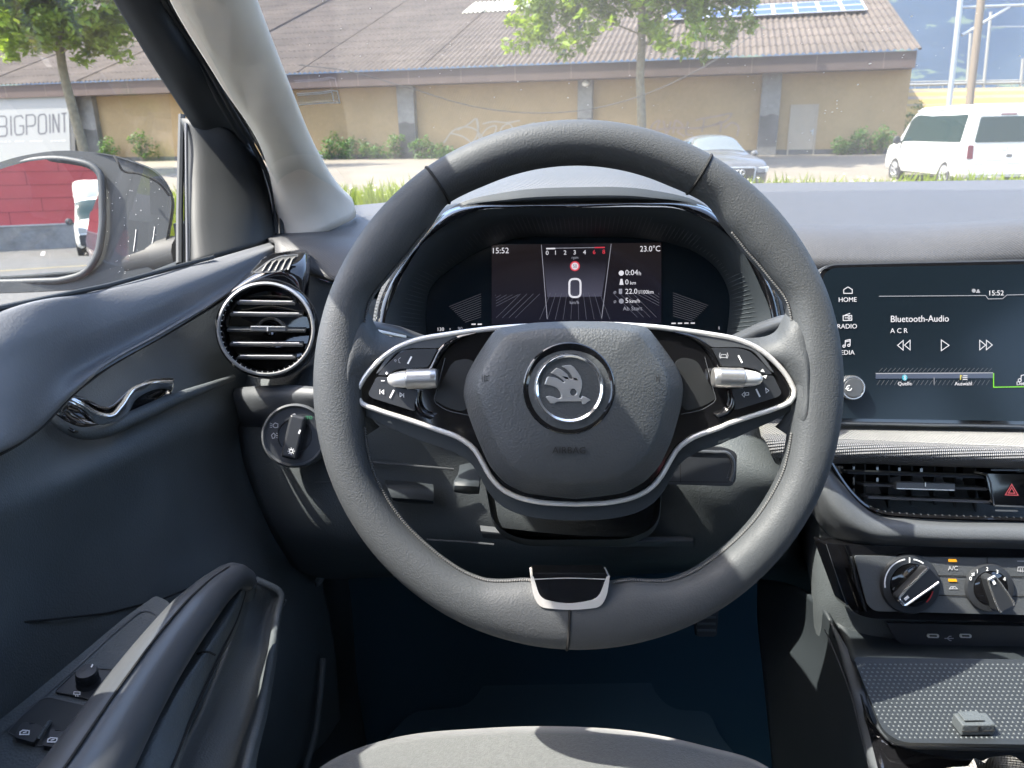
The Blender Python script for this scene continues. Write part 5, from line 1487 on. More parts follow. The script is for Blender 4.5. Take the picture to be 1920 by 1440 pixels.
# chrome outline (left half as measured, mirrored)
CX = 1079.5
L = [(1079,945.5),(1009,941),(968,931),(940,916),(920,894),(904,866),(888,841),(866,824),(818,805),(762,786),(701,766),(678,756),(669,740),(679,715),(704,683),(737,656),(773,640),(834,628),(879,621.5),(934,615),(1000,611),(1079,609)]
loopL = crom(L, 70)
loop = [tuple(p) for p in loopL] + [(2 * CX - p[0], p[1] - (2 if p[1] < 800 else 0)) for p in reversed(loopL[1:-1])]
def shrink(lp, k):
    n = len(lp); out = []
    for i in range(n):
        a, b = np.array(lp[i - 1]), np.array(lp[(i + 1) % n]); t = b - a; t /= np.linalg.norm(t) + 1e-9
        out.append((lp[i][0] - t[1] * -k, lp[i][1] + t[0] * -k))
    return out
s_ = sum(loop[i - 1][0] * loop[i][1] - loop[i][0] * loop[i - 1][1] for i in range(len(loop)))
sg = 1 if s_ > 0 else -1
inner = shrink(loop, 4 * sg)
if (max(p[0] for p in inner) - min(p[0] for p in inner)) > (max(p[0] for p in loop) - min(p[0] for p in loop)):
    sg = -sg; inner = shrink(loop, 4 * sg)
plate('spoke_panel', wfr, [inner], -.012, .001, M['gloss'], wheel)
body = shrink(loop, -5 * sg)
body = [(x + (0 if y < 700 else (x - CX) * .0 ), y + (26 * min(1, max(0, (y - 735) / 60)))) for x, y in body]
plate('spoke_body', wfr, [body], -.040, -.003, M['black'], wheel, bevel=.004, seg=3)
m = MB(); m.ring([wfr.pt(x, y, .003) for x, y in loop], .0018, 10)
m.build('chrome_line', M['chrome'], wheel)
# leather fillets where the spokes run into the rim
for sgn in (1, -1):
    f = lambda x: x if sgn == 1 else 2 * CX + 6 - x
    loft('spoke_root', [[(f(x), y, d) for x, y, d in r] for r in [
        [(640,560,.535),(690,585,.540),(712,622,.542),(770,634,.540),(815,629,.538)],
        [(636,600,.526),(672,610,.524),(706,645,.528),(742,650,.533),(800,634,.534)],
        [(634,660,.524),(657,665,.5188),(684,688,.525),(698,690,.530),(705,686,.534)],
        [(634,730,.524),(652,730,.5188),(664,738,.525),(672,742,.530),(680,742,.534)],
        [(638,800,.525),(657,790,.5205),(676,780,.528),(690,790,.536),(700,788,.54)],
        [(645,850,.535),(672,830,.534),(690,815,.540),(705,805,.544),(712,800,.55)]]], M['leather'], wheel, nu=20, nv=24)

# button pads
for sgn in (1, -1):
    f = (lambda pts: [tuple(p) for p in pts]) if sgn == 1 else (lambda pts: [(2 * CX - 3 - p[0], p[1] - 2) + tuple(p[2:]) for p in pts][::-1])
    top = zm([(228,440,6),(300,330,20),(360,275,20),(480,222,30),(880,152,10),(800,182,20),(700,225,20),(655,262,6),(450,262,20),(370,288,30),(262,418,6)], 640, 580, 3.6)
    plate('pad_frame', wfr, [rpoly(f(top), 5)], -.002, .0035, M['satin'], wheel, bevel=.0006)
    up_ = zm([(244,444,4),(300,378,20),(392,292,30),(460,270,20),(652,266,4),(585,392,6),(420,396,30),(350,412,30),(312,446,4)], 640, 580, 3.6)
    pu = plate('button_pad', wfr, [rpoly(f(up_), 5)], -.002, .0055, M['key'], wheel, bevel=.0008, seg=3)
    lo_ = zm([(180,572,12),(238,455,4),(308,455,4),(318,505,20),(380,532,20),(525,545,10),(490,640,10),(500,690,8),(205,598,14)], 640, 580, 3.6)
    pl = plate('button_pad', wfr, [rpoly(f(lo_), 5)], -.002, .0055, M['key'], wheel, bevel=.0008, seg=3)
    pt_ = CF(WD - .0058)
    S2 = lambda lines, w, par, mt='white': strokes('button_mark', pt_, [f(l) for l in [zm(q, 640, 580, 3.6) for q in lines]], w, M[mt], par)
    S2([[(474,318),(448,368)]], 3.0, pu); S2([[(354,545),(328,598)]], 3.0, pl)
    if sgn == 1:
        S2([[(355,345),(360,340),(360,352)], [(366,336),(370,345),(366,356)], [(400,325),(388,335),(384,342),(390,350),(388,358),(398,362)]], .9, pu, 'dim')
        S2([[(296,431),(316,431)], [(306,421),(306,441)]], 1.7, pu)
        S2([[(268,482),(292,482)]], 1.7, pl)
        S2([[(260,540),(260,573)], [(286,545),(268,557),(286,572),(286,545)], [(396,563),(396,590),(414,578),(396,563)], [(421,566),(421,594)]], 1.1, pl, 'white')
    else:
        kx = lambda l: [((2 * CX - 3 - (1060 + x / 3.6)) * 3.6 - 640 * 3.6, (580 + y / 3.6 + 2 - 580) * 3.6) for x, y in l]
        S2([kx([(1052,305),(1085,305),(1090,325),(1048,325),(1052,305)]), kx([(1045,292),(1040,315),(1047,332)]), kx([(1093,292),(1098,315),(1091,332)])], 1.0, pu, 'dim')
        m = MB()
        plate('button_mark', pt_, [zm([(1318,418),(1332,402),(1346,424)], 1060, 580, 3.6)], 0, .0003, M['white'], pu)
        plate('button_mark', pt_, [zm([(1330,450),(1362,444),(1352,468)], 1060, 580, 3.6)], 0, .0003, M['white'], pl)
        S2([kx([(1192,576),(1210,558),(1208,592),(1192,576)]), kx([(1216,564),(1238,562),(1238,578),(1216,580),(1216,564)]), kx([(1352,532),(1374,548),(1356,564),(1352,532)])], 1.0, pl, 'white')
    # thumb roller: cone and knurled drum
    g = lambda x, y: f([zm([(x, y)], 640, 580, 3.6)[0]])[0]
    ax0, ax1 = g(315, 476), g(640, 466)
    A, B = wfr.pt(*ax0, .010), wfr.pt(*ax1, .010)
    drum = [(.36, .0165 * 1.0), (.95, .0168), (.985, .0160), (1.0, .0135)]
    dv = (B - A)
    s36 = WS / 3.6
    MB().lathe(A, dv, [(0.002, 0), (20 * s36, 2 * s36), (36 * s36, 14 * s36), (48 * s36, 45 * s36), (55 * s36, 90 * s36), (57 * s36, 118 * s36), (57*s36, 121*s36)], 40).build('roller_cone', M['chrome'], wheel)
    prof = [(55 * s36, 122 * s36)]
    m = MB()
    n = 90; Lc = 122
    ux = dv.normalized(); a_ = ux.orthogonal().normalized(); b_ = ux.cross(a_)
    rw = []
    for h in np.linspace(123, 288, 46):
        rr_ = []
        for k in range(n):
            bump = .00022 * (1 if k % 2 else 0) * (1 if int((h - 123) / 3.7) % 2 else .2)
            r = (66 if h > 123 else 60) * s36 + bump
            rr_.append(A + ux * h * s36 + a_ * (math.cos(2*PI*k/n) * r) + b_ * (math.sin(2*PI*k/n) * r))
        rw.append(rr_)
    for h, r in ((290, 65.5), (316, 65), (324, 60), (328, 48)):
        rw.append([A + ux * h * s36 + (a_ * math.cos(2*PI*k/n) + b_ * math.sin(2*PI*k/n)) * r * s36 for k in range(n)])
    m.grid(rw, cu=True); k0 = len(m.v) - n; m.f.append(tuple(range(k0, k0 + n)))
    m.build('roller', M['roller'], wheel, sharp=50)
    # gloss cheek curving between pads and cover, dark plate for the pocket's shade below it
    ck = zm([(880,150),(760,190),(660,262),(600,390),(650,400),(700,330),(790,250),(905,170)], 640, 580, 3.6)
    loft('gloss_cheek', [[(x, y, WD - .0045) for x, y in f(crom(zm([(905,152),(770,186),(668,256),(592,396)], 640, 580, 3.6), 8))],
                         [(x, y, WD - .0052) for x, y in f(crom(zm([(906,156),(778,194),(680,264),(602,402)], 640, 580, 3.6), 8))],
                         [(x, y, WD + .001) for x, y in f(crom(zm([(910,170),(800,215),(715,290),(640,410)], 640, 580, 3.6), 8))]], M['gloss'], wheel, nu=24, nv=10)
    loft('gloss_cheek', [[(x, y, WD - .0045) for x, y in f(crom(zm([(506,545),(492,640),(520,705),(600,745)], 640, 580, 3.6), 8))],
                         [(x, y, WD - .0052) for x, y in f(crom(zm([(522,548),(510,636),(536,694),(612,735)], 640, 580, 3.6), 8))],
                         [(x, y, WD + .001) for x, y in f(crom(zm([(560,560),(560,625),(590,670),(660,690)], 640, 580, 3.6), 8))]], M['gloss'], wheel, nu=24, nv=10)
    pk = zm([(750,350,40),(850,330,20),(905,360,20),(850,700,30),(715,665,20),(625,610,20),(640,570,40)], 640, 580, 3.6)
    plate('pocket_shade', wfr, [rpoly(f(pk), 8)], -.0005, .0016, M['pit'], wheel)
    strokes('pocket_edge', CF(WD - .0018), [f(crom(zm([(700,330),(640,560),(626,612),(690,668),(860,715)], 640, 580, 3.6), 20))], 1.6, M['satin'], wheel)

# airbag cover
ab = [(935,615.5),(1000,605),(1079,602),(1152,604),(1206,611),(1216,616),(1250,660),(1272,692),(1282,722),(1278,760),(1260,825),(1238,872),(1210,903),(1172,924),(1080,936),(985,925),(945,905),(918,874),(893,818),(877,775),(868,740),(874,705),(894,668),(925,622)]
abr = rpoly(ab, 10, 4)
abr = [tuple(p) for p in crom(abr, 120, True)]
ac = (1078, 740)
def ringp(k, ky, w, dy=0):
    return [wfr.pt(ac[0] + (x - ac[0]) * k, ac[1] + (y - ac[1]) * ky + dy, w) for x, y in abr]
m = MB()
rg = [ringp(1.0, 1.0, -.004), ringp(1.0, 1.0, .010), ringp(.990, .992, .0135), ringp(.975, .98, .0155), ringp(.89, .90, .0250, -4), ringp(.865, .875, .0272, -5), ringp(.84, .85, .0283, -6), ringp(.70, .71, .0305, -6), ringp(.5, .5, .0325, -5), ringp(.25, .25, .0335, -4), ringp(.05, .05, .034, -2)]
m.grid(rg, cu=True); k0 = len(m.v) - 120; m.f.append(tuple(range(k0, k0 + 120)))
cover = m.build('airbag_cover', M['airbag'], wheel, sharp=60)
cf = CF(WD - .0310)
cf2 = CF(WD - .0326)
text('cover_text', 'AIRBAG', cf2, 1067, 850, 12.5, M['emboss'], cover, rot=0, w=.0002, extrude=.0003, bold=0, xs=1.02)
for sx, x0 in ((1, 904), (-1, 1235)):
    hn = [[(0,-7),(0,7)], [(4,-5),(9,-3),(14,-5.5)], [(4,-5),(4,6),(9,4),(9,-1)], [(9,4),(12,5)]]
    strokes('horn_mark', CF(WD - .0292), [[(x0 + sx * x, 709 + y) for x, y in l] for l in hn], 1.4, M['emboss'], cover, w=.0004)
# badge
bf = lambda w: CF(WD - .0325 - w)
ec = (1067, 728)
e0 = wfr.pt(*ec, .0325)
bd = MB().lathe(e0, -FWD, [(81*WS, -.004), (81*WS, .0005), (79*WS, .0012), (75*WS, .0010), (64*WS, -.0012), (56*WS, -.0014)], 72).build('badge', M['gloss'], wheel)
MB().lathe(e0, -FWD, [(62.5*WS, -.0014), (61.5*WS, .0016), (58*WS, .0030), (54.5*WS, .0022), (52*WS, -.0006)], 72).build('badge_ring', M['bright'], bd)
MB().lathe(e0, -FWD, [(53*WS, -.0006), (0, -.0004)], 48).build('badge_field', M['pit'], bd)
bird = [(345,688),(368,620),(390,562),(440,562),(500,572),(560,592),(610,625),(640,652),(668,642),(640,615),(600,580),(540,545),(490,520),(440,505),(490,460),(540,420),(600,440),(660,480),(710,525),(745,592),(800,600),(775,540),(740,490),(690,440),(615,394),(680,380),(765,374),(820,415),(870,480),(915,550),(938,620),(945,680),(938,740),(925,800),(905,850),(892,880),(905,903),(935,900),(945,862),(1010,890),(1083,932),(1030,965),(990,1000),(945,995),(938,957),(560,960),(530,970),(500,996),(440,985),(400,930),(363,880),(420,866),(480,878),(540,902),(580,908),(607,890),(607,845),(590,800),(560,755),(510,722),(440,700)]
eye = [(805 + 52 * math.cos(2*PI*k/18), 808 - 56 * math.sin(2*PI*k/18)) for k in range(18)]
bz = lambda p: [(980 + x / 8.47, 640 + y / 8.47) for x, y in p]
plate('badge_wing', CF(WD - .0325), [bz(bird), bz(eye)[::-1]], -.001, .0022, M['silver'], bd, bevel=.0005, seg=2)
# bottom spoke clasp
cl_o = rpoly([(994,1079,3),(1000,1080,3),(1013,1123,16),(1066,1134,40),(1122,1123,16),(1138,1080,3),(1144,1079,3),(1138,1118,14),(1126,1139,14),(1068,1145,40),(1012,1139,14),(1000,1118,14)], 6, 5)
plate('spoke_clasp', wfr, [cl_o], -.010, .0138, M['chrome'], wheel, bevel=.0012)
plate('clasp_insert', wfr, [rpoly([(998,1076,4),(1140,1076,4),(1133,1112,14),(1121,1132,12),(1066,1139,30),(1015,1132,12),(1005,1112,14)], 6, 5)], -.012, .0134, M['gloss'], wheel, bevel=.0012)
strokes('clasp_line', CF(WD - .0136), [crom([(1002,1086),(1066,1084),(1136,1086)], 10)], 1.6, M['chrome'], wheel)
# ================================================================== driver's door
door = thing('car_door_interior', 'closed car door with pale lit sill, chrome pull and window switches, left of the wheel', 'car door', (-.36, .45, .3))
# upper pad with the light catching sill
loft('door_pad', [
    [(-260,660,.385),(-60,606,.49),(0,583,.515),(200,541,.66),(350,500,.775),(440,474,.85),(516,452,.925)],
    [(-260,668,.370),(-60,612,.477),(0,589,.503),(200,546,.648),(350,505,.764),(440,479,.842),(517,457,.918)],
    [(-260,725,.365),(-60,672,.458),(0,650,.482),(190,594,.622),(340,540,.732),(440,498,.822),(518,463,.905)],
    [(-260,745,.361),(-60,694,.453),(0,672,.478),(186,613,.616),(336,556,.726),(438,507,.818),(518,466,.903)],
    [(-260,850,.350),(-60,790,.434),(0,764,.460),(150,694,.588),(310,610,.705),(430,535,.806),(518,471,.900)],
    [(-260,930,.346),(-60,860,.418),(0,838,.446),(70,795,.505),(130,735,.552),(190,688,.596),(310,620,.690),(430,546,.798),(518,475,.897)],
    [(-260,950,.365),(-60,872,.440),(0,850,.470),(74,806,.530),(136,742,.577),(194,694,.620),(312,626,.714),(432,551,.818),(518,479,.905)]], M['doorpad'], door, nu=70, nv=48, thick=.004)
# middle hollow with the pull, and the long lower panel
loft('door_panel', [
    [(-260,940,.385),(0,840,.515),(74,790,.585),(130,732,.635),(194,684,.68),(312,616,.77),(432,542,.855),(520,470,.93),(600,470,1.05)],
    [(-260,980,.38),(0,872,.515),(80,838,.58),(150,790,.63),(220,735,.675),(330,672,.765),(440,610,.845),(520,560,.93),(600,560,1.05)],
    [(-260,1010,.37),(0,915,.51),(90,880,.575),(170,838,.625),(250,800,.67),(350,752,.755),(440,716,.835),(520,690,.93),(600,690,1.05)],
    [(-260,1030,.362),(0,958,.50),(100,918,.57),(190,876,.62),(270,840,.668),(360,800,.75),(440,768,.83),(520,745,.93),(600,745,1.05)],
    [(-260,1060,.365),(0,985,.505),(100,948,.575),(190,908,.625),(270,875,.675),(360,838,.76),(440,808,.845),(520,790,.94),(600,790,1.05)],
    [(-260,1200,.37),(0,1100,.52),(100,1080,.59),(200,1060,.64),(300,1030,.69),(380,1010,.76),(460,985,.84),(530,960,.94),(600,960,1.05)],
    [(-260,1420,.37),(0,1330,.52),(100,1250,.585),(200,1180,.63),(300,1120,.68),(380,1085,.73),(460,1070,.80),(530,1060,.92),(600,1060,1.05)],
    [(-260,1700,.37),(0,1560,.52),(120,1450,.58),(220,1380,.63),(330,1300,.68),(420,1250,.73),(500,1200,.80),(560,1180,.92),(620,1160,1.05)],
    [(-260,2300,.38),(0,2100,.55),(150,1900,.60),(260,1750,.68),(380,1620,.76),(480,1520,.82),(560,1440,.92),(600,1400,1.0),(640,1360,1.1)]], M['dark'], door, nu=80, nv=70, thick=.004)
m = MB(); m.tube([P(-20,1172,.522), P(90,1162,.582), P(200,1150,.632), P(300,1125,.676), P(350,1105,.70)], .0008, n=6)
m.build('panel_seam', M['seam'], door)
m = MB(); m.tube([P(*q) for q in crom([(-60,872,.437),(0,850,.464),(72,804,.524),(134,741,.571),(194,694,.613),(312,626,.707),(432,551,.811),(518,479,.90)], 50)], .0016, n=8)
m.build('pad_seam', M['seam'], door)
# raised lip that underlines the pull
m = MB()
m.tube([P(x, y, d) for x, y, d in crom([(92,778,.585),(120,800,.592),(150,812,.605),(185,810,.622),(240,788,.655),(320,752,.715),(400,722,.785),(438,708,.825)], 40)], [.003 + .0035 * math.sin(PI * k / 39) for k in range(40)], n=10)
m.build('recess_lip', M['dark'], door)
# door pull: black cup and chrome S shaped lever
loft('pull_cup', [
    [(96,768,.580),(118,740,.592),(150,748,.600),(200,766,.628),(250,730,.665),(290,712,.695),(327,712,.722)],
    [(100,776,.588),(120,764,.602),(150,770,.612),(200,780,.640),(250,748,.677),(290,732,.706),(326,722,.730)],
    [(112,788,.590),(128,786,.603),(156,792,.615),(200,790,.642),(250,772,.676),(290,755,.704),(322,736,.726)],
    [(140,808,.592),(150,810,.600),(170,810,.612),(205,798,.636),(250,782,.668),(288,764,.695),(312,752,.712)]], M['gloss'], door, nu=40, nv=20, thick=.002)
pull = loft('pull_lever', [
    [(100,762,.572),(118,742,.580),(150,752,.588),(186,772,.607),(206,775,.618),(224,758,.634),(246,728,.655),(268,718,.672),(300,713,.695),(326,713,.716)],
    [(104,768,.568),(120,746,.574),(150,757,.581),(186,778,.600),(210,780,.611),(229,763,.627),(250,733,.648),(270,722,.666),(300,716.5,.69),(326,718,.712)],
    [(110,773,.571),(124,753,.578),(152,763,.585),(184,784,.604),(213,786,.617),(234,768,.634),(254,739,.655),(274,727,.672),(300,722,.695),(325,724,.716)],
    [(116,780,.580),(130,762,.588),(156,774,.596),(186,796,.613),(215,792,.628),(238,776,.645),(258,748,.666),(278,736,.682),(302,730,.704),(322,732,.722)]], M['bright'], door, nu=60, nv=16, thick=.003)
# window frame, rubber runs and the sail panel at the mirror
loft('window_frame', [
    [(150,-120,.60),(185,-120,.595),(225,-120,.60),(262,-125,.625),(285,-130,.64)],
    [(212,0,.72),(240,0,.715),(272,0,.72),(302,0,.735),(318,0,.75)],
    [(284,120,.80),(312,120,.795),(345,120,.80),(378,120,.82),(393,120,.83)],
    [(330,190,.86),(352,190,.85),(385,190,.86),(416,190,.87),(434,190,.88)],
    [(362,238,.90),(380,238,.895),(405,235,.90),(445,238,.91),(462,238,.92)],
    [(380,262,.93),(388,263,.925),(410,262,.925),(458,268,.935),(478,270,.94)]], M['black'], door, nu=24, nv=40, thick=.006)
m = MB()
for off, r in ((0, .0035), (13, .003), (24, .0025)):
    m.tube([P(x + off, y, d) for x, y, d in crom([(270,-60,.675),(294,0,.735),(372,120,.82),(420,205,.88),(458,268,.93),(484,318,.955),(500,370,.965),(505,440,.955)], 40)], r, n=8)
m.build('rubber_run', M['rubber'], door)
loft('sail_panel', [
    [(338,222,.905),(352,222,.90),(384,228,.90),(420,236,.905),(450,250,.93)],
    [(344,260,.91),(358,260,.90),(400,262,.905),(450,272,.92),(478,285,.945)],
    [(345,330,.905),(360,330,.89),(410,330,.90),(470,334,.925),(500,345,.96)],
    [(345,420,.89),(362,420,.87),(410,420,.88),(480,420,.91),(515,425,.955)],
    [(345,500,.87),(365,495,.855),(410,482,.865),(480,462,.90),(517,452,.945)]], M['sail'], door, nu=24, nv=24, thick=.006)
m = MB()
m.tube([P(341,216,.912), P(339,300,.905), P(337,400,.89), P(337,495,.87)], .0042, n=8)
m.build('rubber_run', M['rubber'], door)
m = MB()
m.tube([P(349,232,.90), P(350,330,.887), P(351,420,.87), P(352,492,.858)], .0018, n=8)
m.build('window_post_edge', M['satin'], door)
# side window
MB().grid([[V((-.385 - .03 * (1 - t), y, .98 + .44 * t)) for y in np.linspace(-.4, .98, 10)] for t in np.linspace(0, 1, 4)]).build('side_window', M['glass'], door)
m = MB(); m.tube([P(-80,594,.47), P(0,578,.512), P(200,536,.66), P(350,495,.775), P(400,482,.81)], .0022, n=8)
m.build('window_sealing_strip', M['rubber'], door)
# lower outer structure of the door keeps the light out
m = MB(); bx(m, -.400, -.382, -.42, 1.05, .25, 1.01); bx(m, -.400, -.330, -.42, .345, .25, 1.035); m.build('door_core', M['black'], door)

# ---- switch deck
zf = Fr((-.27, .40, .805), V((.10, -.12, 1)))
deck = [(-220,1560,0),(-60,1395,20),(40,1318,30),(140,1236,30),(230,1160,20),(292,1116,8),(322,1130,14),(310,1190,30),(138,1440,20),(50,1560,0)]
dk = plate('switch_deck', zf, [rpoly(deck, 12, 5)], -.02, .0, M['dark'], door, bevel=.003, seg=3)
strokes('deck_line', zf, [crom([(-20,1395),(60,1325),(150,1245),(240,1165),(268,1145),(282,1146),(300,1160)], 30)], 2.2, M['satin'], dk, w=.0009)
mp = [(103,1297,4),(150,1252,6),(212,1256,8),(219,1266,6),(174,1313,4)]
plate('mirror_switch', zf, [rpoly(mp, 5, 4)], -.001, .0012, M['key'], dk, bevel=.0005)
strokes('switch_gap', zf, [[tuple(p) for p in rpoly(mp, 5, 4)] + [rpoly(mp, 5, 4)[0]]], 1.6, M['seam'], dk, w=.0014)
kb_ = zf.pt(166, 1281, .001)
MB().lathe(kb_, zf.n, [(.0075, 0), (.0070, .002), (.0066, .003), (.0067, .0095), (.0061, .0108), (.0, .0112)], 40).build('mirror_knob', M['key'], dk)
m = MB()
ka_ = zf.n.orthogonal().normalized(); kb2 = zf.n.cross(ka_)
for r_ in range(4):
    for k in range(48):
        a = 2 * PI * (k + .5 * (r_ % 2)) / 48
        u = ka_ * math.cos(a) + kb2 * math.sin(a)
        m.box(kb_ + u * .0067 + zf.n * (.0035 + .0015 * r_), u * .0002, zf.n.cross(u) * .0003, zf.n * .0004)
m.build('knob_grip_pattern', M['black'], dk, smooth=False)
kt = Fr(kb_ + zf.n * .0115, zf.n)
strokes('switch_mark', kt, [[(174,1245.5),(171,1251)]], 2.6, M['white'], dk)
text('switch_mark', 'R', Fr(zf.p0 + zf.n * .0013, zf.n), 205, 1272, 6.5, M['white'], dk, rot=12)
strokes('switch_mark', zf, [[(199,1271),(200,1272.5)], [(139,1297),(150,1297.5),(150,1302),(138,1301.5),(139,1297)], [(142,1303),(142,1306)], [(146,1303),(146,1306)]], 1.6, M['white'], dk, w=.0018)
# window switch well with two rockers
well = [(14,1372,4),(62,1318,16),(88,1306,10),(160,1322,12),(169,1332,8),(112,1402,6),(60,1396,6)]
plate('switch_well', zf, [rpoly(well, 8, 5)], -.0005, .0008, M['rubber'], dk)
strokes('well_rim', zf, [[tuple(p) for p in rpoly(well, 8, 5)] + [rpoly(well, 8, 5)[0]]], 2.0, M['satin'], dk, w=.0012)
for pts, mx_, my_ in (([(30,1372,3),(42,1353,8),(70,1357,6),(80,1363,4),(64,1392,5),(26,1382,6)], 46, 1372), ([(82,1385,3),(92,1366,8),(120,1371,6),(130,1377,4),(114,1403,5),(78,1397,6)], 98, 1386)):
    plate('window_switch', zf, [rpoly(pts, 5, 5)], -.001, .004, M['key'], dk, bevel=.0018, seg=3)
    f2 = Fr(zf.p0 + zf.n * .0043, zf.n)
    strokes('switch_mark', f2, [[(mx_-9,my_+5),(mx_-8,my_),(mx_-3,my_-3),(mx_+9,my_-2),(mx_+8,my_+5),(mx_-9,my_+5)], [(mx_-3,my_+2),(mx_+4,my_)]], 2.0, M['white'], dk)
m = MB(); m.tube([zf.pt(93,1354,.002), zf.pt(84,1366,.008), zf.pt(72,1386,.006)], .0014, n=8); m.build('switch_divider', M['dark'], dk)

# ---- grab handle: two part bar that rises out of the armrest, and the pocket behind it
cx_ = [(90,1560,.365),(142,1480,.392),(190,1400,.42),(252,1300,.463),(314,1210,.508),(370,1140,.552),(415,1096,.592),(440,1080,.612),(458,1086,.628),(456,1120,.635)]
pts = [P(*q) for q in crom(cx_, 60)]
rad_ = [float(np.interp(k / 59, [0, .25, .5, .75, .88, 1], [.024, .0215, .019, .0165, .013, .009])) for k in range(60)]
bar = MB().tube(pts, rad_, n=28, flat=.85, upv=V((.4, -.2, 1))).build('grab_handle', M['satin'], door)
m = MB()
m.tube([p + V((.10, -.30, .95)).normalized() * r * .97 for p, r in zip(pts, rad_)][:56], .0009, n=6)
m.build('handle_seam', M['seam'], bar)
loft('handle_inner', [
    [(170,1600,.40),(232,1440,.44),(290,1330,.49),(350,1240,.535),(400,1170,.575),(438,1112,.61)],
    [(200,1600,.40),(262,1440,.435),(322,1320,.48),(384,1224,.53),(430,1150,.58),(458,1100,.62)],
    [(260,1600,.41),(322,1440,.45),(360,1340,.50),(410,1230,.56),(446,1160,.605),(462,1110,.63)],
    [(262,1600,.44),(324,1440,.48),(362,1345,.52),(412,1240,.58),(448,1170,.62),(463,1120,.645)]], M['dark'], door, nu=36, nv=20, thick=.003)
m = MB(); m.tube([P(*q) for q in crom([(262,1600,.409),(322,1440,.449),(362,1340,.499),(412,1230,.559),(448,1150,.607),(464,1095,.632)], 40)], .0010, n=6)
m.tube([P(*q) for q in crom([(370,1226,.53),(390,1222,.528),(403,1228,.54)], 10)], .0008, n=6)
m.build('handle_seam', M['seam'], door)
loft('door_pocket', [
    [(300,1600,.47),(330,1440,.52),(380,1330,.575),(430,1210,.63),(462,1110,.67),(470,1094,.69),(520,1108,.70)],
    [(340,1600,.48),(370,1440,.535),(410,1330,.59),(455,1210,.65),(482,1125,.695),(500,1110,.70),(524,1112,.70)],
    [(400,1600,.48),(425,1440,.54),(455,1340,.595),(482,1230,.655),(500,1150,.70),(512,1120,.705),(527,1118,.70)],
    [(440,1600,.465),(452,1440,.515),(478,1340,.575),(500,1230,.645),(513,1150,.695),(522,1125,.70),(531,1122,.70)],
    [(455,1600,.455),(464,1440,.505),(490,1340,.565),(510,1230,.638),(521,1150,.69),(528,1126,.695),(534,1126,.70)],
    [(470,1600,.47),(480,1440,.52),(502,1340,.58),(520,1230,.65),(530,1150,.70),(534,1130,.705),(538,1130,.71)]], M['dark'], door, nu=50, nv=36, thick=.003)
m = MB(); m.tube([P(*q) for q in crom([(452,1600,.452),(461,1440,.502),(487,1340,.562),(508,1230,.635),(520,1150,.687),(526,1112,.694),(500,1096,.69),(468,1084,.685)], 50)], .0032, n=10)
m.build('pocket_rim', M['dark'], door)

# ---- door mirror outside the window
mirror_c = P(150, 410, .96)
hs = MB()
mo = [(-70,345),(-20,322),(0,312),(50,291),(110,282),(170,281),(215,291),(258,300),(300,322),(322,352),(326,382),(320,430),(308,462),(326,466),(332,520),(255,530),(190,540),(120,545),(40,547),(0,546),(-70,546)]
gl_o = [(-60,345),(-20,330),(0,322),(50,308),(110,303),(160,310),(180,322),(184,345),(184,420),(178,470),(165,498),(140,514),(100,519),(0,520),(-60,520)]
rows = []
a_ = crom(mo, 90, True); b_ = crom(gl_o, 90, True)
for t, d in ((0, 1.02), (.0, .985), (.06, .965)):
    rows.append([P(p[0], p[1], d) for p in a_])
rows2 = []
house = MB()
ha = rpoly([(-90,348,30),(0,300,60),(110,279,60),(215,289,40),(300,320,40),(327,372,20),(312,462,10),(300,520,20),(190,541,20),(-90,548,20)], 20, 6)
A_ = crom(ha, 100, True)
cenx, ceny = 120, 415
for k, d in ((.55, 1.13), (.86, 1.09), (.98, 1.03), (1.0, .99), (.985, .968)):
    rows2.append([P((cenx + (x - cenx) * k), (ceny + (y - ceny) * k), d) for x, y in A_])
G_ = crom(rpoly([(-80,356,20),(0,316,40),(60,301,30),(110,297,30),(168,308,20),(190,325,14),(193,420,20),(184,480,20),(160,515,20),(110,527,10),(-80,528,20)], 20, 6), 100, True)
house.grid(rows2, cu=True)
k0 = len(house.v) - 100
hm = house.build('side_mirror', M['mirrorblack'], door, sharp=50)
# face plate: from the housing edge in to the glass, the broad right part is flat
def match(A, G):
    out = []
    for g in G:
        ang = math.atan2(g[1] - 410, g[0] - 60)
        out.append(g)
    return out
fc = MB()
fcf = Fr(P(150, 410, .966), -FWD + V((.12, 0, 0)))
fc.plate(fcf, [[tuple(p) for p in A_], [tuple(p) for p in G_][::-1]], -.006, .0)
fc.build('mirror_face', M['mirrorblack'], hm, bevel=.002)
m = MB(); m.ring([P(x, y, .962) for x, y in G_], .0045, 10); m.build('mirror_rim', M['black'], hm)
# the glass: turned so that it shows the lot behind and the car's own flank
gcen = P(95, 410, .975)
dv = (gcen - CAM).normalized()
MIR_R = V((.0, -1, .008)).normalized()
gn = (MIR_R - dv).normalized()
mg = Fr(gcen, gn)
o = plate('mirror_glass', mg, [[tuple(p) for p in crom(G_, 60, True)]], -.002, .0, M['mirror'], hm, smooth=False)
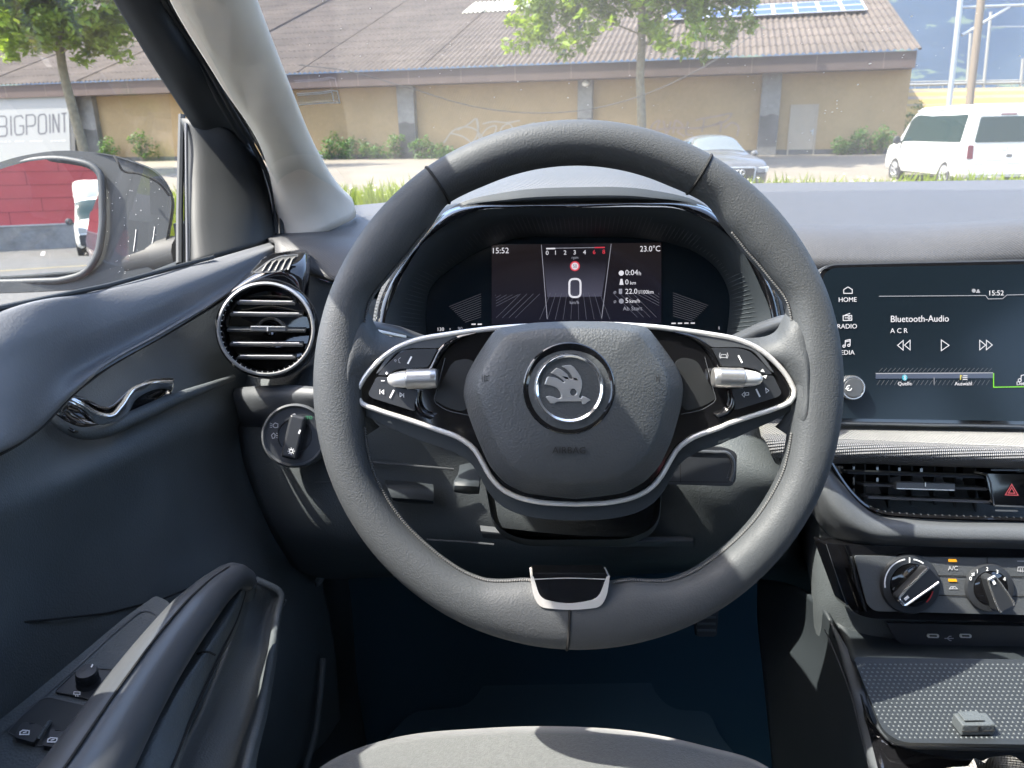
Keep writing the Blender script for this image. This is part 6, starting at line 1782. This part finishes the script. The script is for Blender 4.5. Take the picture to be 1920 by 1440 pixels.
# lid line and foot
m = MB(); m.tube([P(*q) for q in crom([(214,292,.95),(222,306,.945),(228,318,.948),(262,326,.955),(300,345,.962),(318,368,.968)], 24)], .0016, n=6); m.build('lid_line', M['seam'], hm)
MB().tube([P(250,500,1.0), P(300,488,1.0), P(352,478,.98)], [.03, .028, .026], n=16).build('mirror_foot', M['pit'], hm)
rs2 = random.Random(5)
m = MB()
for _ in range(60):
    x, y = rs2.uniform(200, 318), rs2.uniform(330, 520)
    if (x - 215) / 100 + (330 - y) / 400 > 1.05: continue
    r = rs2.uniform(.00012, .0003); c = fcf.pt(x, y, .0006)
    m.box(c, RIGHT * r, UP * r * rs2.uniform(.6, 2.2), FWD * .0002)
for x, y0, y1 in ((255,430,472),(290,425,458)):
    m.tube([fcf.pt(x, y0, .0006), fcf.pt(x - 2, (y0+y1)/2, .0006), fcf.pt(x - 5, y1, .0006)], .0004, n=5)
m.build('mirror_dirt', M['speck'], hm, smooth=False)['kind'] = 'stuff'
# ================================================================== centre console, seat, floor pieces, key
con = thing('center_console', 'black centre console with a studded tray and two charging sockets beside the driver', 'console', onz(1800, 1300, .30))
tz = .715
tfr2 = Fr((0, 0, tz), V((0, -.06, 1)))
# tray floor and its rim
tray = [(1600,1232,10),(2150,1240),(2150,1400),(1690,1392,50),(1655,1370,40)]
plate('tray_mat', tfr2, [rpoly(tray, 20, 8)], -.003, .0, M['dotmat'], con)
m = MB()
for r_ in range(20):
    for k in range(46):
        x = 1612 + 9.6 * k + 4.8 * (r_ % 2) + r_ * 2.2; y = 1246 + 7.2 * r_
        if x < 1606 + (y - 1240) * .36 + max(0, y - 1340) * .5: continue
        c = tfr2.pt(x, y, .0); q = [c + V((.0010 * math.cos(2*PI*j/6), .0010 * math.sin(2*PI*j/6), 0)) for j in range(6)]
        m.add(q + [c + tfr2.n * .0009], [(j, (j + 1) % 6, 6) for j in range(6)])
m.build('mat_stud_pattern', M['dark'], con)['kind'] = 'stuff'
loft('tray_front_lip', [
    [(1648,1350,.585),(1668,1376,.575),(1700,1391,.570),(1760,1395,.568),(2150,1402,.56)],
    [(1645,1353,.580),(1666,1381,.568),(1700,1396,.563),(1760,1400,.561),(2150,1408,.555)],
    [(1640,1360,.582),(1662,1388,.570),(1698,1402,.565),(1760,1406,.563),(2150,1414,.556)]], M['grey'], con, nu=30, nv=8, thick=.002)
loft('console_deck', [
    [(1612,1300,.63),(1630,1350,.60),(1665,1392,.576),(1705,1405,.570),(2150,1416,.56)],
    [(1622,1345,.605),(1640,1385,.585),(1672,1408,.572),(1708,1414,.566),(2150,1424,.556)],
    [(1636,1400,.58),(1650,1420,.57),(1680,1432,.562),(1712,1440,.556),(2150,1448,.548)],
    [(1660,1500,.54),(1680,1510,.535),(1700,1520,.53),(1730,1530,.525),(2150,1540,.52)]], M['gloss'], con, nu=30, nv=16, thick=.003)
plate('console_base', Fr((0, 0, tz - .05), V((0, -.06, 1))), [(1622,1290),(2200,1290),(2200,1620),(1700,1620),(1650,1420)], -.02, .0, M['black'], con)
# back wall of the tray with the sockets
loft('tray_wall', [
    [(1560,1150,.76),(1640,1160,.755),(1800,1166,.75),(2150,1172,.745)],
    [(1575,1180,.745),(1650,1188,.742),(1800,1196,.738),(2150,1200,.735)],
    [(1592,1225,.705),(1660,1228,.703),(1800,1232,.70),(2150,1236,.70)],
    [(1604,1246,.668),(1660,1248,.667),(1800,1252,.665),(2150,1256,.662)],
    [(1612,1262,.650),(1660,1263,.650),(1800,1266,.648),(2150,1270,.645)]], M['black'], con, nu=36, nv=22, thick=.003)
uf = Fr(P(1780, 1193, .728), -FWD - UP * .1)
us = plate('socket_plate', uf, [rpoly([(1662,1168,6),(2000,1176,6),(2000,1220,6),(1712,1214,14),(1684,1206,14)], 8)], -.004, .001, M['key'], con, bevel=.001)
for x in (1750, 1811):
    plate('charging_socket', uf, [rpoly([(x-11,1189),(x+11,1189.5),(x+11,1196.5),(x-11,1196)], 3.4, 5)], -.001, .0022, M['chrome'], us, bevel=.0005)
    plate('socket_slot', uf, [rpoly([(x-7,1191),(x+7,1191.3),(x+7,1194),(x-7,1193.7)], 1.4, 4)], .0018, .0026, M['seam'], us)
strokes('socket_mark', uf, [[(1771,1197),(1788,1197)], [(1776,1197),(1780,1193),(1784,1193)], [(1776,1197),(1781,1201),(1784,1201)]], 1.6, M['dim'], us, w=.0012)
# padded knee side of the console
loft('console_side', [
    [(1420,1085,.93),(1470,1095,.86),(1520,1120,.79),(1548,1150,.755),(1568,1190,.735)],
    [(1420,1160,.93),(1480,1165,.86),(1535,1180,.78),(1566,1205,.735),(1584,1225,.712)],
    [(1430,1260,.90),(1500,1260,.82),(1560,1270,.74),(1594,1282,.682),(1612,1300,.655)],
    [(1440,1360,.88),(1510,1360,.79),(1578,1362,.70),(1618,1368,.625),(1634,1380,.598)],
    [(1450,1460,.86),(1530,1460,.76),(1600,1465,.66),(1642,1470,.57),(1660,1480,.55)],
    [(1460,1620,.82),(1550,1620,.72),(1630,1620,.61),(1680,1630,.51),(1700,1640,.50)]], M['black'], con, nu=36, nv=40, thick=.004)
m = MB(); m.tube([P(*q) for q in crom([(1556,1164,.744),(1578,1210,.722),(1606,1290,.664),(1628,1375,.604),(1652,1465,.56)], 40)], [.001 + .0045 * min(1, k / 12) for k in range(40)], n=10)
m.build('console_piping', M['grey'], con)
m = MB(); m.tube([P(*q) for q in crom([(1546,1180,.749),(1566,1225,.724),(1594,1300,.670),(1616,1385,.612),(1638,1470,.565)], 40)], .0006, n=6)
m.build('console_seam', M['satin'], con)

# small grey box lying in the tray
bx_ = thing('socket_cap_box', 'small dark grey plastic box standing in the studded tray at the front edge', 'plastic box', tfr2.pt(1838, 1389))
c0 = tfr2.pt(1838, 1389, .0) + V((0, .002, .0056))
m = MB(); m.box(c0 + V((0, .008, .0)), V((.0118, 0, 0)), V((0, .0062, 0)), V((0, 0, .0046))); m.build('box_body', M['dark'], bx_, bevel=.0012, seg=3)
m = MB(); m.box(c0 + V((-.002, .009, .0058)), V((.0072, 0, 0)), V((0, .0045, 0)), V((0, 0, .0007))); m.build('box_lid', M['dark'], bx_, bevel=.0006)
m = MB(); m.box(c0 + V((0, .0016, .0022)), V((.0007, 0, 0)), V((0, .0004, 0)), V((0, 0, .0016))); m.box(c0 + V((0, .0016, -.0006)), V((.0117, 0, 0)), V((0, .0003, 0)), V((0, 0, .0002)))
m.build('box_slot', M['seam'], bx_, smooth=False)

# gear lever gaiter at the very edge of the frame
gear = thing('gear_lever', 'pale folded gear lever gaiter in sunlight on the console at the bottom right', 'gear lever', P(1840, 1520, .52))
rg_ = random.Random(3)
gr = []
for k, (s, dz) in enumerate(((1.0, 0), (1.02, .012), (.93, .024), (.80, .036), (.62, .050), (.45, .066), (.30, .085))):
    rr_ = []
    for j in range(48):
        a = 2 * PI * j / 48
        w = 1 + .09 * math.sin(a * 5 + k * 1.3) + .05 * math.sin(a * 9 - k * 2.1)
        rr_.append(P(1850, 1650, .507) + V((.060 * s * w * math.cos(a), .068 * s * w * math.sin(a), -.002 + dz + .004 * math.sin(a * 3 + k))))
    gr.append(rr_)
MB().grid(gr, cu=True).build('gaiter', M['boot'], gear, sub=1)
m = MB(); m.ring([P(1850, 1650, .507) + V((.070 * math.cos(a), .078 * math.sin(a), -.002)) for a in np.linspace(0, 2*PI, 49)[:-1]], .006, 10)
m.build('gaiter_frame', M['bright'], gear)

# driver's seat cushion
seat = thing('driver_seat', 'grey cloth driver seat cushion with a sunlit patch below the steering wheel', 'car seat', onz(1050, 1500, .28))
ed = [(560,1476,.53),(610,1442,.555),(720,1402,.583),(900,1381,.598),(1050,1377,.60),(1200,1387,.598),(1350,1419,.585),(1440,1446,.565),(1500,1485,.54)]
top0 = [P(*q) for q in crom(ed, 40)]
rows = [[p + V((0, .03, -.16)) for p in top0], [p + V((0, .035, -.06)) for p in top0], [p + V((0, .022, -.012)) for p in top0], top0]
for k in range(1, 12):
    t = k / 11
    rows.append([p + V((0, -.52 * t, -.012 * t + .006 * math.sin(PI * t) + .02 * t * t)) + V((0, 0, .012 * max(0, abs(j - 19.5) / 19.5 - .7) * 6 * t)) for j, p in enumerate(top0)])
MB().grid(rows).build('seat_cushion', M['seat'], seat, sharp=70)
m = MB(); bx(m, -.20, .27, -.52, -.38, .62, 1.2); m.build('seat_back', M['seat'], seat, bevel=.04, seg=4)

# floor mat and pedal
zf0 = Fr((0, 0, .276), V((0, 0, 1)))
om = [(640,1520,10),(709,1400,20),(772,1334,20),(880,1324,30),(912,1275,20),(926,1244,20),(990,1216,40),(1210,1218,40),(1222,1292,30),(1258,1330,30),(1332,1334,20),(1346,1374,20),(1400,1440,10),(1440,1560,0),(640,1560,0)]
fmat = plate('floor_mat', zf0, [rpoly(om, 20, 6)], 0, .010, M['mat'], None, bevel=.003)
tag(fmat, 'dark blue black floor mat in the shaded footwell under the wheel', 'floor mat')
ped = thing('gas_pedal', 'black ribbed foot pedal half hidden behind the right lower wheel rim', 'pedal', P(1325, 1175, 1.2))
pfz = Fr(P(1325, 1175, 1.18), -FWD + UP * .2)
pp = plate('pedal_pad', pfz, [rpoly([(1302,1110),(1350,1110),(1344,1194),(1306,1194)], 8)], -.012, 0, M['rubber'], ped, bevel=.003)
m = MB()
for k in range(6): m.tube([pfz.pt(1308, 1122 + 12 * k, .001), pfz.pt(1342, 1122 + 12 * k, .001)], .002, n=6)
m.build('pedal_rib', M['dark'], ped)
m = MB(); m.tube([P(1325, 1110, 1.2), P(1322, 1000, 1.22)], .008, n=8); m.build('pedal_arm', M['black'], ped)

# left wall of the footwell
kick = loft('footwell_side', [
    [(470,1040,1.00),(540,1050,1.05),(600,1055,1.12),(650,1060,1.25)],
    [(480,1150,.98),(550,1150,1.05),(610,1150,1.12),(660,1150,1.25)],
    [(500,1300,.95),(560,1300,1.02),(620,1290,1.10),(670,1280,1.22)],
    [(520,1460,.90),(590,1450,.96),(640,1430,1.04),(690,1410,1.15)]], M['black'], car, nu=20, nv=20, thick=.004)
m = MB(); m.tube([P(*q) for q in crom([(624,1032,.99),(606,1075,.985),(592,1100,.98)], 12)], [.001] + [.005] * 10 + [.001], n=8)
m.build('door_seal', M['dark'], car); m = MB()
m.tube([P(*q) for q in crom([(606,1235,.98),(600,1300,.96),(590,1380,.94),(570,1450,.90)], 20)], .004, n=8)
m.build('door_seal', M['dark'], car)

# key in the ignition
key = thing('car_key', 'folded black car key fob hanging from the ignition behind the right spoke', 'car key', P(1320, 875, .66))
kfz = Fr(P(1320, 875, .655), -FWD)
ko = rpoly([(1246,842,8),(1300,836,6),(1365,840,12),(1382,850,8),(1380,900,10),(1372,912,8),(1246,908,8)], 8, 5)
plate('key_body', kfz, [ko], -.012, .0, M['key'], key, bevel=.002, seg=3)
m = MB(); m.tube([kfz.pt(x, y, .0005) for x, y in crom([(1290,846),(1340,848),(1364,850),(1373,860),(1374,890),(1370,902)], 24)], .0016, n=8)
m.build('key_edge', M['satin'], key)
strokes('key_slot', kfz, [[(1363,896),(1370,872),(1371,894),(1363,896)]], 1.6, M['satin'], key, w=.0004)
strokes('key_seam', kfz, [[(1275,842),(1276,905)], [(1250,903),(1365,904)]], 1.0, M['seam'], key, w=.0003)
kbd = MB().lathe(kfz.pt(1257.5, 865, .0006), kfz.n, [(.0048, 0), (.0046, .0008), (0, .001)], 30).build('key_badge', M['gloss'], key)
strokes('badge_mark', Fr(kfz.p0 + kfz.n * .0018, kfz.n), [circ(1257.5, 865, 8.5, n=20) + [circ(1257.5, 865, 8.5, n=20)[0]], [(1251,868),(1256,864),(1252,861)], [(1256,864),(1256,859)], [(1256,864),(1261,868),(1264,870)], [(1252,871),(1262,871)]], 1.3, M['chrome'], key)
m = MB(); m.lathe(P(1225, 880, .68), RIGHT * -1, [(.016, 0), (.016, .02), (.012, .022)], 28); m.build('ignition_barrel', M['black'], dash)

# clear ticket holder stuck inside the windscreen beside the pillar
tick = thing('ticket_holder', 'small clear plastic parking ticket holder on the windscreen beside the pale pillar', 'ticket holder', ws_pt(612, 182)[0])
p_, n_ = ws_pt(612, 182)
kf_ = Fr(p_ - n_ * .006, n_)
tl = [(556,176),(600,173),(622,169.5),(633,171),(637,193),(615,192),(560,197)]
strokes('holder_edge', kf_, [tl[:5] + [(615,192.5),(560,197)], [(558,179),(602,175.5),(622,172.5),(626,190)]], 2.2, M['sticker'], tick)
plate('holder_pane', kf_, [tl], -.0008, -.0004, M['glass'], tick, smooth=False)
# ---- the air between here and the mountain
hz_ = MB().box((500, 1700, 700), (4600, 0, 0), (0, 3400, 0), (0, 0, 760)).build('haze', M['seam'], None, smooth=False, loc=(500, 1700, 700))
tag(hz_, 'blue summer haze before the mountain', 'haze', None, 'stuff')
hm_ = bpy.data.materials.new('haze'); hm_.use_nodes = True
t = hm_.node_tree; t.nodes.clear()
ho = t.nodes.new('ShaderNodeOutputMaterial'); pv = t.nodes.new('ShaderNodeVolumePrincipled')
pv.inputs['Color'].default_value = (.20, .42, 1.0, 1); pv.inputs['Density'].default_value = .00004; pv.inputs['Anisotropy'].default_value = .2
t.links.new(pv.outputs[0], ho.inputs['Volume'])
hz_.data.materials.clear(); hz_.data.materials.append(hm_)
